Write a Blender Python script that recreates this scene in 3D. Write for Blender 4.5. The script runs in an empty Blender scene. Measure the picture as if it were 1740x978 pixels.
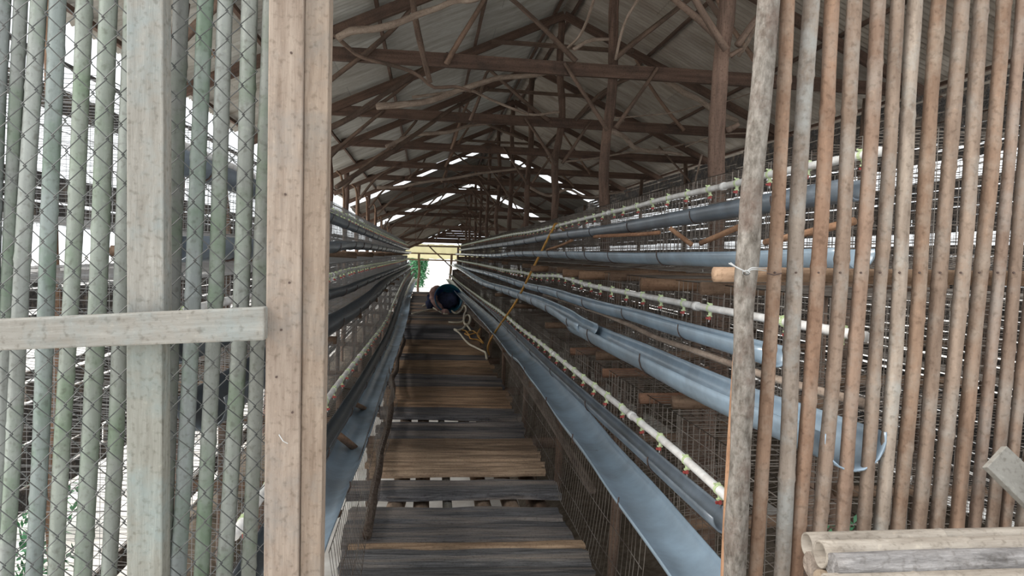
import bpy, bmesh, math, random
from mathutils import Vector, Matrix, noise
C = bpy.context.scene.collection
S = bpy.context.scene
PI = math.pi

# ------------------------------------------------------------------ camera, sky, exposure
EYE = Vector((0.0, 0.0, 2.2))
YAW, PITCH, ROLL, FPX = 0.112276, 0.041994, 0.03, 1300.0
CR = Matrix.Rotation(-YAW, 3, 'Z') @ Matrix.Rotation(PI/2 - PITCH, 3, 'X') @ Matrix.Rotation(ROLL, 3, 'Z')
cam_data = bpy.data.cameras.new('camera')
cam = bpy.data.objects.new('camera', cam_data)
C.objects.link(cam)
cam.matrix_world = Matrix.Translation(EYE) @ CR.to_4x4()
cam_data.sensor_width = 36.0
cam_data.lens = 36.0 * FPX / 1740.0
cam_data.clip_start = 0.05
cam_data.clip_end = 500
S.camera = cam

world = bpy.data.worlds.new('overcast_sky')
S.world = world
world.use_nodes = True
bgn = world.node_tree.nodes['Background']
bgn.inputs[0].default_value = (0.93, 0.97, 1.0, 1)
bgn.inputs[1].default_value = 1.7

sun = bpy.data.lights.new('hazy_sun', 'SUN')
sun.energy = 4.2
sun.angle = math.radians(25)
sun.color = (1.0, 0.97, 0.92)
suno = bpy.data.objects.new('hazy_sun', sun)
C.objects.link(suno)
SUN_DIR = Vector((-0.80, -0.10, 0.62))          # towards the sun: left side of the shed
suno.rotation_euler = SUN_DIR.to_track_quat('Z', 'Y').to_euler()
suno.location = (-10, -5, 12)

S.view_settings.view_transform = 'Standard'
S.view_settings.look = 'None'
S.view_settings.gamma = 1.0
S.view_settings.use_curve_mapping = False
S.view_settings.exposure = 0.0


def ray(px, py):
    return (CR @ Vector(((px - 870.0) / FPX, -(py - 489.0) / FPX, -1.0)))


def PY(px, py, d):
    r = ray(px, py)
    return EYE + r * (d / r.y)


def PX(px, py, x):
    r = ray(px, py)
    return EYE + r * (x / r.x)


def PZ(px, py, z):
    r = ray(px, py)
    return EYE + r * ((z - EYE.z) / r.z)


# ------------------------------------------------------------------ materials
def new_mat(name):
    m = bpy.data.materials.new(name)
    m.use_nodes = True
    nt = m.node_tree
    return m, nt, nt.nodes, nt.links, nt.nodes['Principled BSDF']


def streaky(name, dark, light, stain, axis='Z', scale=28.0, rough=0.8, bump=0.35, stretch=0.10, stain_amt=0.45,
            spec=0.3, use_color=True, blotch=3.0, crack=False):
    m, nt, N, L, B = new_mat(name)
    tc = N.new('ShaderNodeTexCoord')
    oi = N.new('ShaderNodeObjectInfo')
    add = N.new('ShaderNodeVectorMath'); add.operation = 'ADD'
    sc = N.new('ShaderNodeVectorMath'); sc.operation = 'SCALE'
    comb = N.new('ShaderNodeCombineXYZ')
    L.new(oi.outputs['Random'], comb.inputs[0]); L.new(oi.outputs['Random'], comb.inputs[2])
    L.new(comb.outputs[0], sc.inputs[0]); sc.inputs['Scale'].default_value = 37.0
    L.new(tc.outputs['Object'], add.inputs[0]); L.new(sc.outputs[0], add.inputs[1])
    mp = N.new('ShaderNodeMapping')
    s = [1.0, 1.0, 1.0]; s['XYZ'.index(axis)] = stretch
    mp.inputs['Scale'].default_value = s
    L.new(add.outputs[0], mp.inputs[0])
    n1 = N.new('ShaderNodeTexNoise'); n1.inputs['Scale'].default_value = scale; n1.inputs['Detail'].default_value = 7
    n1.inputs['Roughness'].default_value = 0.65
    L.new(mp.outputs[0], n1.inputs['Vector'])
    r1 = N.new('ShaderNodeValToRGB')
    r1.color_ramp.elements[0].position = 0.32; r1.color_ramp.elements[0].color = (*dark, 1)
    r1.color_ramp.elements[1].position = 0.68; r1.color_ramp.elements[1].color = (*light, 1)
    L.new(n1.outputs[0], r1.inputs[0])
    n2 = N.new('ShaderNodeTexNoise'); n2.inputs['Scale'].default_value = blotch; n2.inputs['Detail'].default_value = 5
    n2.inputs['Roughness'].default_value = 0.7
    L.new((mp if name in ('weathered_plank', 'split_bamboo_plank', 'dry_bamboo_culm') else add).outputs[0], n2.inputs['Vector'])
    r2 = N.new('ShaderNodeValToRGB')
    r2.color_ramp.elements[0].position = 0.48; r2.color_ramp.elements[0].color = (0, 0, 0, 1)
    r2.color_ramp.elements[1].position = 0.66; r2.color_ramp.elements[1].color = (stain_amt, stain_amt, stain_amt, 1)
    L.new(n2.outputs[0], r2.inputs[0])
    mx = N.new('ShaderNodeMix'); mx.data_type = 'RGBA'
    L.new(r2.outputs[0], mx.inputs['Factor']); L.new(r1.outputs[0], mx.inputs['A'])
    mx.inputs['B'].default_value = (*stain, 1)
    out = mx.outputs['Result']
    # small dark flecks
    n3 = N.new('ShaderNodeTexNoise'); n3.inputs['Scale'].default_value = 85; n3.inputs['Detail'].default_value = 5
    L.new(add.outputs[0], n3.inputs['Vector'])
    r3 = N.new('ShaderNodeValToRGB')
    r3.color_ramp.elements[0].position = 0.30; r3.color_ramp.elements[0].color = (0.70, 0.68, 0.66, 1)
    r3.color_ramp.elements[1].position = 0.46; r3.color_ramp.elements[1].color = (1, 1, 1, 1)
    e3 = r3.color_ramp.elements.new(0.62); e3.color = (1.0, 1.0, 1.0, 1)
    e4 = r3.color_ramp.elements.new(0.72); e4.color = (1.18, 1.17, 1.15, 1)
    L.new(n3.outputs[0], r3.inputs[0])
    m3 = N.new('ShaderNodeMix'); m3.data_type = 'RGBA'; m3.blend_type = 'MULTIPLY'; m3.inputs['Factor'].default_value = 1
    L.new(out, m3.inputs['A']); L.new(r3.outputs[0], m3.inputs['B'])
    out = m3.outputs['Result']
    if use_color:
        m2 = N.new('ShaderNodeMix'); m2.data_type = 'RGBA'; m2.blend_type = 'MULTIPLY'; m2.inputs['Factor'].default_value = 1
        L.new(out, m2.inputs['A']); L.new(oi.outputs['Color'], m2.inputs['B'])
        out = m2.outputs['Result']
    L.new(out, B.inputs['Base Color'])
    B.inputs['Roughness'].default_value = rough
    B.inputs['Specular IOR Level'].default_value = spec
    bp = N.new('ShaderNodeBump'); bp.inputs['Strength'].default_value = bump; bp.inputs['Distance'].default_value = 0.01
    L.new(n1.outputs[0], bp.inputs['Height']); L.new(bp.outputs[0], B.inputs['Normal'])
    return m


def plain(name, col, rough=0.5, metal=0.0, spec=0.5, var=0.0, vscale=8.0, dirt=None, bump=0.0):
    m, nt, N, L, B = new_mat(name)
    B.inputs['Base Color'].default_value = (*col, 1)
    B.inputs['Roughness'].default_value = rough
    B.inputs['Metallic'].default_value = metal
    B.inputs['Specular IOR Level'].default_value = spec
    if var or dirt:
        tc = N.new('ShaderNodeTexCoord')
        n = N.new('ShaderNodeTexNoise'); n.inputs['Scale'].default_value = vscale; n.inputs['Detail'].default_value = 6
        n.inputs['Roughness'].default_value = 0.65
        L.new(tc.outputs['Object'], n.inputs['Vector'])
        r = N.new('ShaderNodeValToRGB')
        d = dirt or tuple(c * (1 - var) for c in col)
        r.color_ramp.elements[0].position = 0.38; r.color_ramp.elements[0].color = (*d, 1)
        r.color_ramp.elements[1].position = 0.62; r.color_ramp.elements[1].color = (*col, 1)
        L.new(n.outputs[0], r.inputs[0]); L.new(r.outputs[0], B.inputs['Base Color'])
        if bump:
            bp = N.new('ShaderNodeBump'); bp.inputs['Strength'].default_value = bump; bp.inputs['Distance'].default_value = 0.01
            L.new(n.outputs[0], bp.inputs['Height']); L.new(bp.outputs[0], B.inputs['Normal'])
    return m


M = {}
M['lumber'] = streaky('sawn_lumber', (0.211, 0.158, 0.122), (0.360, 0.293, 0.239), (0.225, 0.211, 0.194), 'Z', 60, 0.85, 0.5, 0.10, 0.75, blotch=5)
M['graylumber'] = streaky('grey_lumber', (0.211, 0.194, 0.167), (0.329, 0.315, 0.284), (0.243, 0.288, 0.288), 'Z', 55, 0.9, 0.5, 0.10, 0.8, blotch=4.0)
M['greenbamboo'] = streaky('greenish_bamboo', (0.223, 0.233, 0.214), (0.356, 0.375, 0.351), (0.157, 0.223, 0.142), 'Z', 24, 0.65, 0.2, 0.20, 0.85, 0.35, blotch=3.2)
M['bamboo'] = streaky('brown_bamboo', (0.158, 0.113, 0.086), (0.297, 0.230, 0.184), (0.284, 0.266, 0.243), 'Z', 26, 0.8, 0.4, 0.25, 0.8, 0.3, blotch=7.0)
M['bark'] = streaky('grey_bark', (0.092, 0.078, 0.064), (0.313, 0.285, 0.253), (0.138, 0.097, 0.078), 'Z', 60, 0.95, 1.0, 0.40, 0.8, 0.2, blotch=9.0)
M['pole'] = streaky('dark_pole_wood', (0.095, 0.067, 0.052), (0.24, 0.165, 0.125), (0.07, 0.055, 0.045), 'Z', 22, 0.9, 0.5, 0.12, 0.6, 0.2)
M['beam'] = streaky('brown_beam_wood', (0.085, 0.056, 0.044), (0.19, 0.122, 0.092), (0.06, 0.048, 0.042), 'Z', 20, 0.9, 0.35, 0.08, 0.6, 0.2)
M['palepole'] = streaky('pale_branch_wood', (0.24, 0.18, 0.14), (0.45, 0.36, 0.29), (0.17, 0.12, 0.095), 'Z', 30, 0.9, 0.7, 0.2, 0.6, 0.2, blotch=7)
M['plank'] = streaky('weathered_plank', (0.045, 0.043, 0.043), (0.215, 0.205, 0.20), (0.42, 0.34, 0.27), 'X', 75, 0.85, 1.0, 0.07, 0.75, 0.3, blotch=9.0)
M['tanplank'] = streaky('split_bamboo_plank', (0.25, 0.165, 0.11), (0.62, 0.46, 0.33), (0.10, 0.075, 0.06), 'X', 50, 0.8, 0.7, 0.08, 0.8, 0.3, blotch=12.0)
M['culm'] = streaky('dry_bamboo_culm', (0.185, 0.155, 0.125), (0.375, 0.335, 0.285), (0.17, 0.14, 0.115), 'X', 40, 0.7, 0.4, 0.14, 0.7, 0.35, blotch=14.0)
M['culmdark'] = streaky('grey_weathered_log', (0.085, 0.078, 0.072), (0.32, 0.305, 0.285), (0.17, 0.155, 0.14), 'X', 60, 0.9, 1.0, 0.16, 0.6, 0.2, blotch=8.0)
M['plywood'] = streaky('grey_plywood', (0.189, 0.176, 0.154), (0.264, 0.251, 0.224), (0.158, 0.145, 0.128), 'X', 16, 0.9, 0.2, 0.3, 0.6, blotch=9)
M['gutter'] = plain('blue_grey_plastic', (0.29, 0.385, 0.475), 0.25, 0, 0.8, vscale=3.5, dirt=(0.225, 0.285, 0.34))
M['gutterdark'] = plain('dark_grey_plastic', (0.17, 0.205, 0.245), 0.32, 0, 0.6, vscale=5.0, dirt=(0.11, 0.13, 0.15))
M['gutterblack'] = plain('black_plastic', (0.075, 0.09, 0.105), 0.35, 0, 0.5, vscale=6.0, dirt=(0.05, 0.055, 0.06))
M['pvc'] = plain('white_pvc', (0.82, 0.81, 0.79), 0.35, 0, 0.5, vscale=14, dirt=(0.62, 0.59, 0.56))
M['green'] = plain('lime_green_plastic', (0.56, 0.66, 0.38), 0.4)
M['red'] = plain('red_plastic', (0.38, 0.06, 0.05), 0.4)
M['steel'] = plain('galvanised_wire', (0.50, 0.50, 0.49), 0.4, 0.6)
M['wire'] = plain('rusty_cage_wire', (0.27, 0.24, 0.21), 0.6, 0.3, 0.5, vscale=3, dirt=(0.10, 0.075, 0.06))
M['wiregrey'] = plain('lit_grey_cage_wire', (0.24, 0.24, 0.24), 0.5, 0.4, 0.5, vscale=3, dirt=(0.18, 0.17, 0.16))  # left cage wires: grey colour stands in for the bright light behind them
M['link'] = plain('chain_link_wire', (0.085, 0.09, 0.088), 0.6, 0.2, 0.4, vscale=6, dirt=(0.13, 0.13, 0.125))
M['nail'] = plain('rusty_nail', (0.09, 0.06, 0.05), 0.7, 0.4)
M['earth'] = plain('pale_dry_earth', (0.86, 0.84, 0.80), 0.95, 0, 0.1, vscale=1.8, dirt=(0.62, 0.58, 0.53), bump=0.3)
M['hose'] = plain('cream_hose', (0.72, 0.66, 0.52), 0.45)
M['rope'] = plain('yellow_rope', (0.62, 0.33, 0.07), 0.7, vscale=40, dirt=(0.45, 0.24, 0.06))
M['teal'] = plain('blue_green_plastic', (0.015, 0.16, 0.14), 0.3, 0, 0.5, vscale=2.5, dirt=(0.015, 0.06, 0.22))
M['cloth'] = plain('dusty_pink_cloth', (0.42, 0.27, 0.25), 0.9, 0, 0.1, vscale=8, dirt=(0.28, 0.17, 0.15), bump=0.5)
M['cloth2'] = plain('navy_cloth', (0.05, 0.06, 0.12), 0.9, 0, 0.1, vscale=8, dirt=(0.03, 0.035, 0.06), bump=0.5)
M['leaf'] = plain('green_leaf', (0.10, 0.30, 0.14), 0.6, vscale=3, dirt=(0.05, 0.17, 0.08))
M['sheetblue'] = plain('pale_blue_sheet', (0.36, 0.45, 0.52), 0.4, vscale=5, dirt=(0.24, 0.28, 0.31))
M['feed'] = plain('dusty_feed_residue', (0.16, 0.13, 0.10), 0.95, 0, 0.1, vscale=20, dirt=(0.10, 0.08, 0.06), bump=0.5)


def roof_mat(name, a, b):
    m, nt, N, L, B = new_mat(name)
    tc = N.new('ShaderNodeTexCoord')
    br = N.new('ShaderNodeTexBrick')
    br.inputs['Color1'].default_value = (*a, 1); br.inputs['Color2'].default_value = (*b, 1)
    br.inputs['Mortar'].default_value = (*[c * 0.7 for c in a], 1)
    br.inputs['Scale'].default_value = 1.0
    br.inputs['Brick Width'].default_value = 1.9; br.inputs['Row Height'].default_value = 0.82
    br.inputs['Mortar Size'].default_value = 0.006
    mp = N.new('ShaderNodeMapping')
    mp.inputs['Rotation'].default_value = (0, 0, 0)
    L.new(tc.outputs['Object'], mp.inputs[0]); L.new(mp.outputs[0], br.inputs['Vector'])
    n = N.new('ShaderNodeTexNoise'); n.inputs['Scale'].default_value = 2.2; n.inputs['Detail'].default_value = 8
    n.inputs['Roughness'].default_value = 0.7
    mp2 = N.new('ShaderNodeMapping'); mp2.inputs['Scale'].default_value = (0.5, 2.2, 1)
    L.new(tc.outputs['Object'], mp2.inputs[0]); L.new(mp2.outputs[0], n.inputs['Vector'])
    r = N.new('ShaderNodeValToRGB')
    r.color_ramp.elements[0].position = 0.3; r.color_ramp.elements[0].color = (0.55, 0.5, 0.45, 1)
    r.color_ramp.elements[1].position = 0.65; r.color_ramp.elements[1].color = (1, 1, 1, 1)
    L.new(n.outputs[0], r.inputs[0])
    mx = N.new('ShaderNodeMix'); mx.data_type = 'RGBA'; mx.blend_type = 'MULTIPLY'; mx.inputs['Factor'].default_value = 1
    L.new(br.outputs[0], mx.inputs['A']); L.new(r.outputs[0], mx.inputs['B'])
    L.new(mx.outputs['Result'], B.inputs['Base Color'])
    B.inputs['Roughness'].default_value = 0.75
    B.inputs['Specular IOR Level'].default_value = 0.25
    return m


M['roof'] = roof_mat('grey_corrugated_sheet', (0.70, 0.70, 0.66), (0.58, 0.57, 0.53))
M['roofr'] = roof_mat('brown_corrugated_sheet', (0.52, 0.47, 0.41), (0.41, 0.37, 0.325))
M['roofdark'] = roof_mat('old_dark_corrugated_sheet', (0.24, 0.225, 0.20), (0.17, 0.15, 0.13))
mt, nt, N, L, B = new_mat('yellowed_translucent_sheet')
B.inputs['Base Color'].default_value = (0.62, 0.58, 0.36, 1); B.inputs['Roughness'].default_value = 0.6
tr = N.new('ShaderNodeBsdfTranslucent'); tr.inputs[0].default_value = (0.55, 0.5, 0.28, 1)
ms = N.new('ShaderNodeMixShader'); ms.inputs[0].default_value = 0.35
L.new(B.outputs[0], ms.inputs[1]); L.new(tr.outputs[0], ms.inputs[2]); L.new(ms.outputs[0], N['Material Output'].inputs[0])
M['translucent'] = mt


# ------------------------------------------------------------------ mesh builders
class MB:
    def __init__(self):
        self.v = []; self.f = []

    def quad(self, *pts):
        n = len(self.v); self.v += [Vector(p) for p in pts]; self.f.append(tuple(range(n, n + len(pts))))

    def box(self, c, s, rot=None):
        n = len(self.v)
        for dz in (-1, 1):
            for dx, dy in ((-1, -1), (1, -1), (1, 1), (-1, 1)):
                p = Vector((dx * s[0] / 2, dy * s[1] / 2, dz * s[2] / 2))
                if rot: p = rot @ p
                self.v.append(Vector(c) + p)
        for q in ((3, 2, 1, 0), (4, 5, 6, 7), (0, 1, 5, 4), (1, 2, 6, 5), (2, 3, 7, 6), (3, 0, 4, 7)):
            self.f.append(tuple(n + i for i in q))

    def prism(self, poly, d):
        """polygon (list of points) extruded by vector d"""
        n = len(self.v); k = len(poly); d = Vector(d)
        self.v += [Vector(p) for p in poly] + [Vector(p) + d for p in poly]
        self.f.append(tuple(n + i for i in range(k)))
        self.f.append(tuple(n + k + i for i in reversed(range(k))))
        for i in range(k):
            j = (i + 1) % k
            self.f.append((n + j, n + i, n + k + i, n + k + j))

    def tube(self, pts, r, sides=6, cap=True, radii=None):
        pts = [Vector(p) for p in pts]
        n0 = len(self.v); K = len(pts)
        t = (pts[1] - pts[0]).normalized()
        up = Vector((0, 0, 1)) if abs(t.z) < 0.9 else Vector((1, 0, 0))
        u = t.cross(up).normalized()
        for i, p in enumerate(pts):
            a = pts[max(i - 1, 0)]; b = pts[min(i + 1, K - 1)]
            t = (b - a).normalized()
            u = (u - t * u.dot(t)).normalized()
            w = t.cross(u)
            rr = radii[i] if radii else r
            for k in range(sides):
                an = 2 * PI * k / sides
                self.v.append(p + (u * math.cos(an) + w * math.sin(an)) * rr)
        for i in range(K - 1):
            for k in range(sides):
                a = n0 + i * sides + k; b = n0 + i * sides + (k + 1) % sides
                self.f.append((a, b, b + sides, a + sides))
        if cap:
            self.f.append(tuple(n0 + k for k in reversed(range(sides))))
            self.f.append(tuple(n0 + (K - 1) * sides + k for k in range(sides)))

    def mesh(self, name, mat, smooth=False, origin=None):
        o = Vector(origin) if origin is not None else Vector((0, 0, 0))
        me = bpy.data.meshes.new(name)
        me.from_pydata([tuple(v - o) for v in self.v], [], self.f)
        me.materials.append(M[mat] if isinstance(mat, str) else mat)
        if smooth:
            me.polygons.foreach_set('use_smooth', [True] * len(me.polygons))
        me.update()
        return me

    def build(self, name, mat, parent=None, smooth=False, origin=None, bevel=0.0):
        """link as one object; the origin is in world coordinates (default: first vertex)"""
        o = Vector(origin) if origin is not None else self.v[0].copy()
        return link(name, self.mesh(name, mat, smooth, o), Matrix.Translation(o), parent, bevel)


def wmat(o):
    return o.matrix_basis if o.parent is None else wmat(o.parent) @ o.matrix_basis


def link(name, me, Mw, parent=None, bevel=0.0, color=None):
    ob = bpy.data.objects.new(name, me)
    C.objects.link(ob)
    if parent is not None:
        ob.parent = parent
        ob.matrix_basis = wmat(parent).inverted() @ Mw
    else:
        ob.matrix_basis = Mw
    if color: ob.color = (*color, 1)
    if bevel:
        md = ob.modifiers.new('bevel', 'BEVEL'); md.width = bevel; md.segments = 2
    return ob


def tag(o, label=None, cat=None, group=None, kind=None):
    if label: o['label'] = label
    if cat: o['category'] = cat
    if group: o['group'] = group
    if kind: o['kind'] = kind
    return o


def thing(name, loc, label, cat, group=None, kind=None):
    o = bpy.data.objects.new(name, None)
    o.empty_display_size = 0.1
    C.objects.link(o)
    o.matrix_basis = Matrix.Translation(Vector(loc))
    return tag(o, label, cat, group, kind)


def catmull(pts, n=6):
    pts = [Vector(p) for p in pts]
    if len(pts) < 3:
        return [pts[0].lerp(pts[-1], i / n) for i in range(n + 1)]
    out = []
    P = [pts[0] * 2 - pts[1]] + pts + [pts[-1] * 2 - pts[-2]]
    for i in range(1, len(P) - 2):
        a, b, c, d = P[i - 1], P[i], P[i + 1], P[i + 2]
        for k in range(n):
            t = k / n
            out.append(0.5 * ((2 * b) + (c - a) * t + (2 * a - 5 * b + 4 * c - d) * t * t + (3 * b - a - 3 * c + d) * t ** 3))
    out.append(pts[-1])
    return out


def axis_matrix(p0, p1):
    z = (Vector(p1) - Vector(p0)).normalized()
    x = Vector((0, 1, 0)).cross(z)
    if x.length < 1e-3: x = Vector((1, 0, 0))
    x.normalize(); y = z.cross(x)
    m = Matrix((x, y, z)).transposed().to_4x4()
    m.translation = Vector(p0)
    return m


def pole(name, pts, r0, r1, mat, parent=None, seed=0, wob=0.006, sides=10, nodes=0.0, rough=0.06, color=None, step=0.12,
         flat=1.0):
    """round timber through world points; its own z axis runs along it"""
    pts = [Vector(p) for p in pts]
    rnd = random.Random(seed)
    Mw = axis_matrix(pts[0], pts[-1]); inv = Mw.inverted()
    path = catmull([inv @ p for p in pts], 8)
    # resample
    L_ = [0.0]
    for a, b in zip(path, path[1:]): L_.append(L_[-1] + (b - a).length)
    n = max(4, min(160, int(L_[-1] / step)))
    res = []; j = 0
    for i in range(n + 1):
        s = L_[-1] * i / n
        while j < len(L_) - 2 and L_[j + 1] < s: j += 1
        t = (s - L_[j]) / max(1e-9, L_[j + 1] - L_[j])
        res.append((path[j].lerp(path[j + 1], min(1, t)), s))
    off = rnd.random() * 50
    mb = MB()
    if nodes:
        nd = []; s = rnd.uniform(0, nodes)
        while s < L_[-1]: nd.append(s); s += nodes * rnd.uniform(0.85, 1.15)
        ext = []
        for s in nd:
            for ds, rr in ((-0.012, 1.0), (-0.003, 1.10), (0.003, 1.06), (0.012, 1.0)): ext.append((s + ds, rr))
        allr = [(s, 1.0) for _, s in res if all(abs(s - q) > 0.014 for q in nd)] + [e for e in ext if 0 < e[0] < L_[-1]]
        allr.sort()
    else:
        allr = [(s, 1.0) for _, s in res]
    cen = []; rad = []
    for s, k in allr:
        u = s / L_[-1] * n; i = min(n - 1, int(u)); p = res[i][0].lerp(res[i + 1][0], u - i)
        w = Vector((noise.noise(Vector((s * 1.3, off, 0))), noise.noise(Vector((s * 1.3, off, 9))), 0)) * wob * 2
        cen.append(p + w); rad.append((r0 + (r1 - r0) * s / L_[-1]) * k)
    mb.tube(cen, 0, sides, True, rad)
    for i in range(len(cen)):
        c = cen[i]
        for k in range(sides):
            q = mb.v[i * sides + k]; dv = q - c
            f = 1 + rough * noise.noise(Vector((dv.x * 30 + off, dv.y * 30, allr[i][0] * 7)))
            dv *= f
            if flat != 1.0: dv.y *= flat
            mb.v[i * sides + k] = c + dv
    me = mb.mesh(name, mat, True)
    return link(name, me, Mw, parent, color=color)


def beam(name, p0, p1, w, h, mat, parent=None, seed=0, color=None, warp=0.008, bevel=0.004, up=None):
    """rectangular timber, w across, h high, own z axis along it"""
    p0 = Vector(p0); p1 = Vector(p1)
    z = (p1 - p0).normalized(); u = Vector(up) if up else Vector((0, 0, 1))
    x = u.cross(z)
    if x.length < 1e-3: x = Vector((1, 0, 0))
    x.normalize(); y = z.cross(x)
    Mw = Matrix((x, y, z)).transposed().to_4x4(); Mw.translation = p0
    Ln = (p1 - p0).length; n = max(2, int(Ln / 0.35)); rnd = random.Random(seed); off = rnd.random() * 99
    mb = MB()
    for i in range(n + 1):
        s = Ln * i / n
        wx = noise.noise(Vector((s * 0.9, off, 1))) * warp; wy = noise.noise(Vector((s * 0.9, off, 5))) * warp
        kk = 1 + 0.06 * noise.noise(Vector((s * 2, off, 7)))
        for a, b in ((-1, -1), (1, -1), (1, 1), (-1, 1)):
            mb.v.append(Vector((a * w / 2 * kk + wx, b * h / 2 * kk + wy, s)))
    for i in range(n):
        for k in range(4):
            a = i * 4 + k; b = i * 4 + (k + 1) % 4
            mb.f.append((a, b, b + 4, a + 4))
    mb.f.append((3, 2, 1, 0)); mb.f.append(tuple(n * 4 + k for k in range(4)))
    return link(name, mb.mesh(name, mat), Mw, parent, bevel, color)


def resample(path, step):
    out = [path[0]]; acc = 0
    for a, b in zip(path, path[1:]):
        acc += (b - a).length
        if acc >= step: out.append(b); acc = 0
    if (out[-1] - path[-1]).length > 1e-4: out.append(path[-1])
    return out


def gutter_mesh(path, r, depth, t=0.004, ang=100, seg=12, seed=0, wav=0.05):
    """half-round channel along path (mostly along y)"""
    mb = MB(); K = len(path); m = 2 * (seg + 1)
    for i, p in enumerate(path):
        kx = 1 + wav * noise.noise(Vector((p.y * 1.7, seed, 0))); kz = 1 + wav * noise.noise(Vector((p.y * 1.3, seed, 4)))
        tilt = 0.10 * noise.noise(Vector((p.y * 0.8, seed, 8)))
        ring = []
        for rr in (1.0, 1.0 - t / r):
            for k in range(seg + 1):
                a = math.radians(-ang + 2 * ang * k / seg)
                x = r * rr * math.sin(a) * kx; z = -depth * rr * math.cos(a) * kz
                ring.append(Vector((x * math.cos(tilt) - z * math.sin(tilt), 0, x * math.sin(tilt) + z * math.cos(tilt))))
        o = ring[:seg + 1] + ring[seg + 1:][::-1]
        mb.v += [p + q for q in o]
    for i in range(K - 1):
        for k in range(m):
            a = i * m + k; b = i * m + (k + 1) % m
            mb.f.append((b, a, a + m, b + m))
    mb.f.append(tuple(range(m))); mb.f.append(tuple((K - 1) * m + k for k in reversed(range(m))))
    return mb


def traced(pix, x, near=None, far=None):
    """pixel polyline (far first) on the plane X = x, sorted near to far"""
    p = [PX(a, b, x) for a, b in pix]
    p.sort(key=lambda q: q.y)
    q = [p[0]]
    for a in p[1:]:
        if a.y > q[-1].y + 0.25: q.append(a)
    p = q
    if near is not None and p[0].y > near:
        s = (p[1].z - p[0].z) / (p[1].y - p[0].y) * 0.3 if len(p) > 1 else 0
        p = [Vector((x, near, p[0].z - s * (p[0].y - near)))] + p
    if near is not None: p = [a for a in p if a.y >= near - 1e-6]
    if far is not None:
        p = [a for a in p if a.y < far - 0.6]
        p.append(Vector((x, far, p[-1].z)))
    return p


FAR = 28.0
FLOOR = 0.8      # walkway top


# ------------------------------------------------------------------ ground
def ground():
    mb = MB()
    nx, ny = 60, 90
    xs = [-60 + 120 * (i / nx) for i in range(nx + 1)]
    ys = [-12 + 150 * (j / ny) ** 1.4 for j in range(ny + 1)]
    for y in ys:
        for x in xs:
            mb.v.append(Vector((x, y, 0.06 * noise.noise(Vector((x * 0.6, y * 0.6, 0))) - 0.02)))
    w = nx + 1
    for j in range(ny):
        for i in range(nx):
            a = j * w + i
            mb.f.append((a, a + 1, a + 1 + w, a + w))
    o = mb.build('floor', 'earth', smooth=True, origin=(0, 0, 0))
    tag(o, 'pale dry earth ground under and around the raised shed', kind='structure')
    # raised entrance bank the picture is taken from
    mb = MB()
    n = 24
    for j in range(n + 1):
        y = -5 + 6.9 * j / n
        for i in range(n + 1):
            x = -6 + 12 * i / n
            e = min(1, (1.9 - y) / 0.25, (6 - abs(x)) / 0.4)
            mb.v.append(Vector((x, y, -0.05 + 0.85 * max(0, e) + 0.012 * noise.noise(Vector((x * 2, y * 2, 3))))))
    for j in range(n):
        for i in range(n):
            a = j * (n + 1) + i
            mb.f.append((a, a + 1, a + n + 2, a + n + 1))
    o = mb.build('floor_bank', 'earth', smooth=True, origin=(0, 0, 0.8))
    tag(o, 'raised earth bank in front of the gate', kind='structure')


ground()

def heap(name, x0, x1, y0, y1, h, label, seed):
    mb = MB(); nx, ny = 16, int((y1 - y0) / 0.25)
    for j in range(ny + 1):
        for i in range(nx + 1):
            u = i / nx; x = x0 + (x1 - x0) * u; y = y0 + (y1 - y0) * j / ny
            e = math.sin(PI * u) ** 0.6 * min(1, j / 2, (ny - j) / 2)
            z = -0.06 + h * e * (0.8 + 0.5 * noise.noise(Vector((x * 1.6, y * 0.9, seed)))) + 0.03 * e * noise.noise(Vector((x * 8, y * 8, seed)))
            mb.v.append(Vector((x, y, z)))
    for j in range(ny):
        for i in range(nx):
            a = j * (nx + 1) + i; mb.f.append((a, a + 1, a + nx + 2, a + nx + 1))
    o = mb.build(name, 'feed', smooth=True, origin=((x0 + x1) / 2, y0, 0))
    tag(o, label, 'manure', kind='stuff')


heap('manure', 0.85, 2.9, 2.0, 28, 0.55, 'dark brown manure heaped on the ground under the right cages', 1)
heap('manure', 3.2, 4.8, 2.0, 28, 0.45, 'dark brown manure heaped on the ground along the right wall', 2)

heap('manure', -1.95, -1.05, 2.0, 28, 0.35, 'dark brown manure heaped on the ground under the left cages', 3)

# ------------------------------------------------------------------ roof
XR, ZR = 1.775, EYE.z + 3.4
SL = 0.46


def roof_side(name, side, y0, y1, zr0, zr1, mat, label, reach):
    """corrugated sheets from the ridge down to one eave; corrugations run down the slope"""
    mb = MB()
    pitch = 0.085
    ny = int((y1 - y0) / (pitch / 4)); rows = 10
    rnd = random.Random(int(y0 * 7 + side * 3 + 50))
    for j in range(ny + 1):
        y = y0 + (y1 - y0) * j / ny
        cz = 0.011 * math.sin(2 * PI * y / pitch)
        sheet = int((y - y0) / 0.82)
        for i in range(rows + 1):
            s = reach * i / rows
            jag = 0.10 * noise.noise(Vector((sheet * 3.7, side, 2))) if i == rows else 0
            lift = 0.018 * ((i * 2 // rows) % 2)
            sag = 0.035 * noise.noise(Vector((s * 0.7, y * 0.35, side * 5)))
            z = zr0 + (zr1 - zr0) * (y - y0) / (y1 - y0) - SL * (s + jag) + cz + sag - lift
            mb.v.append(Vector((XR + side * (s + jag), y, z)))
    w = rows + 1
    for j in range(ny):
        for i in range(rows):
            a = j * w + i
            mb.f.append((a, a + 1, a + 1 + w, a + w))
    o = mb.build(name, mat, smooth=True, origin=(XR, y0, zr0))
    tag(o, label, kind='structure')
    return o


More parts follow.
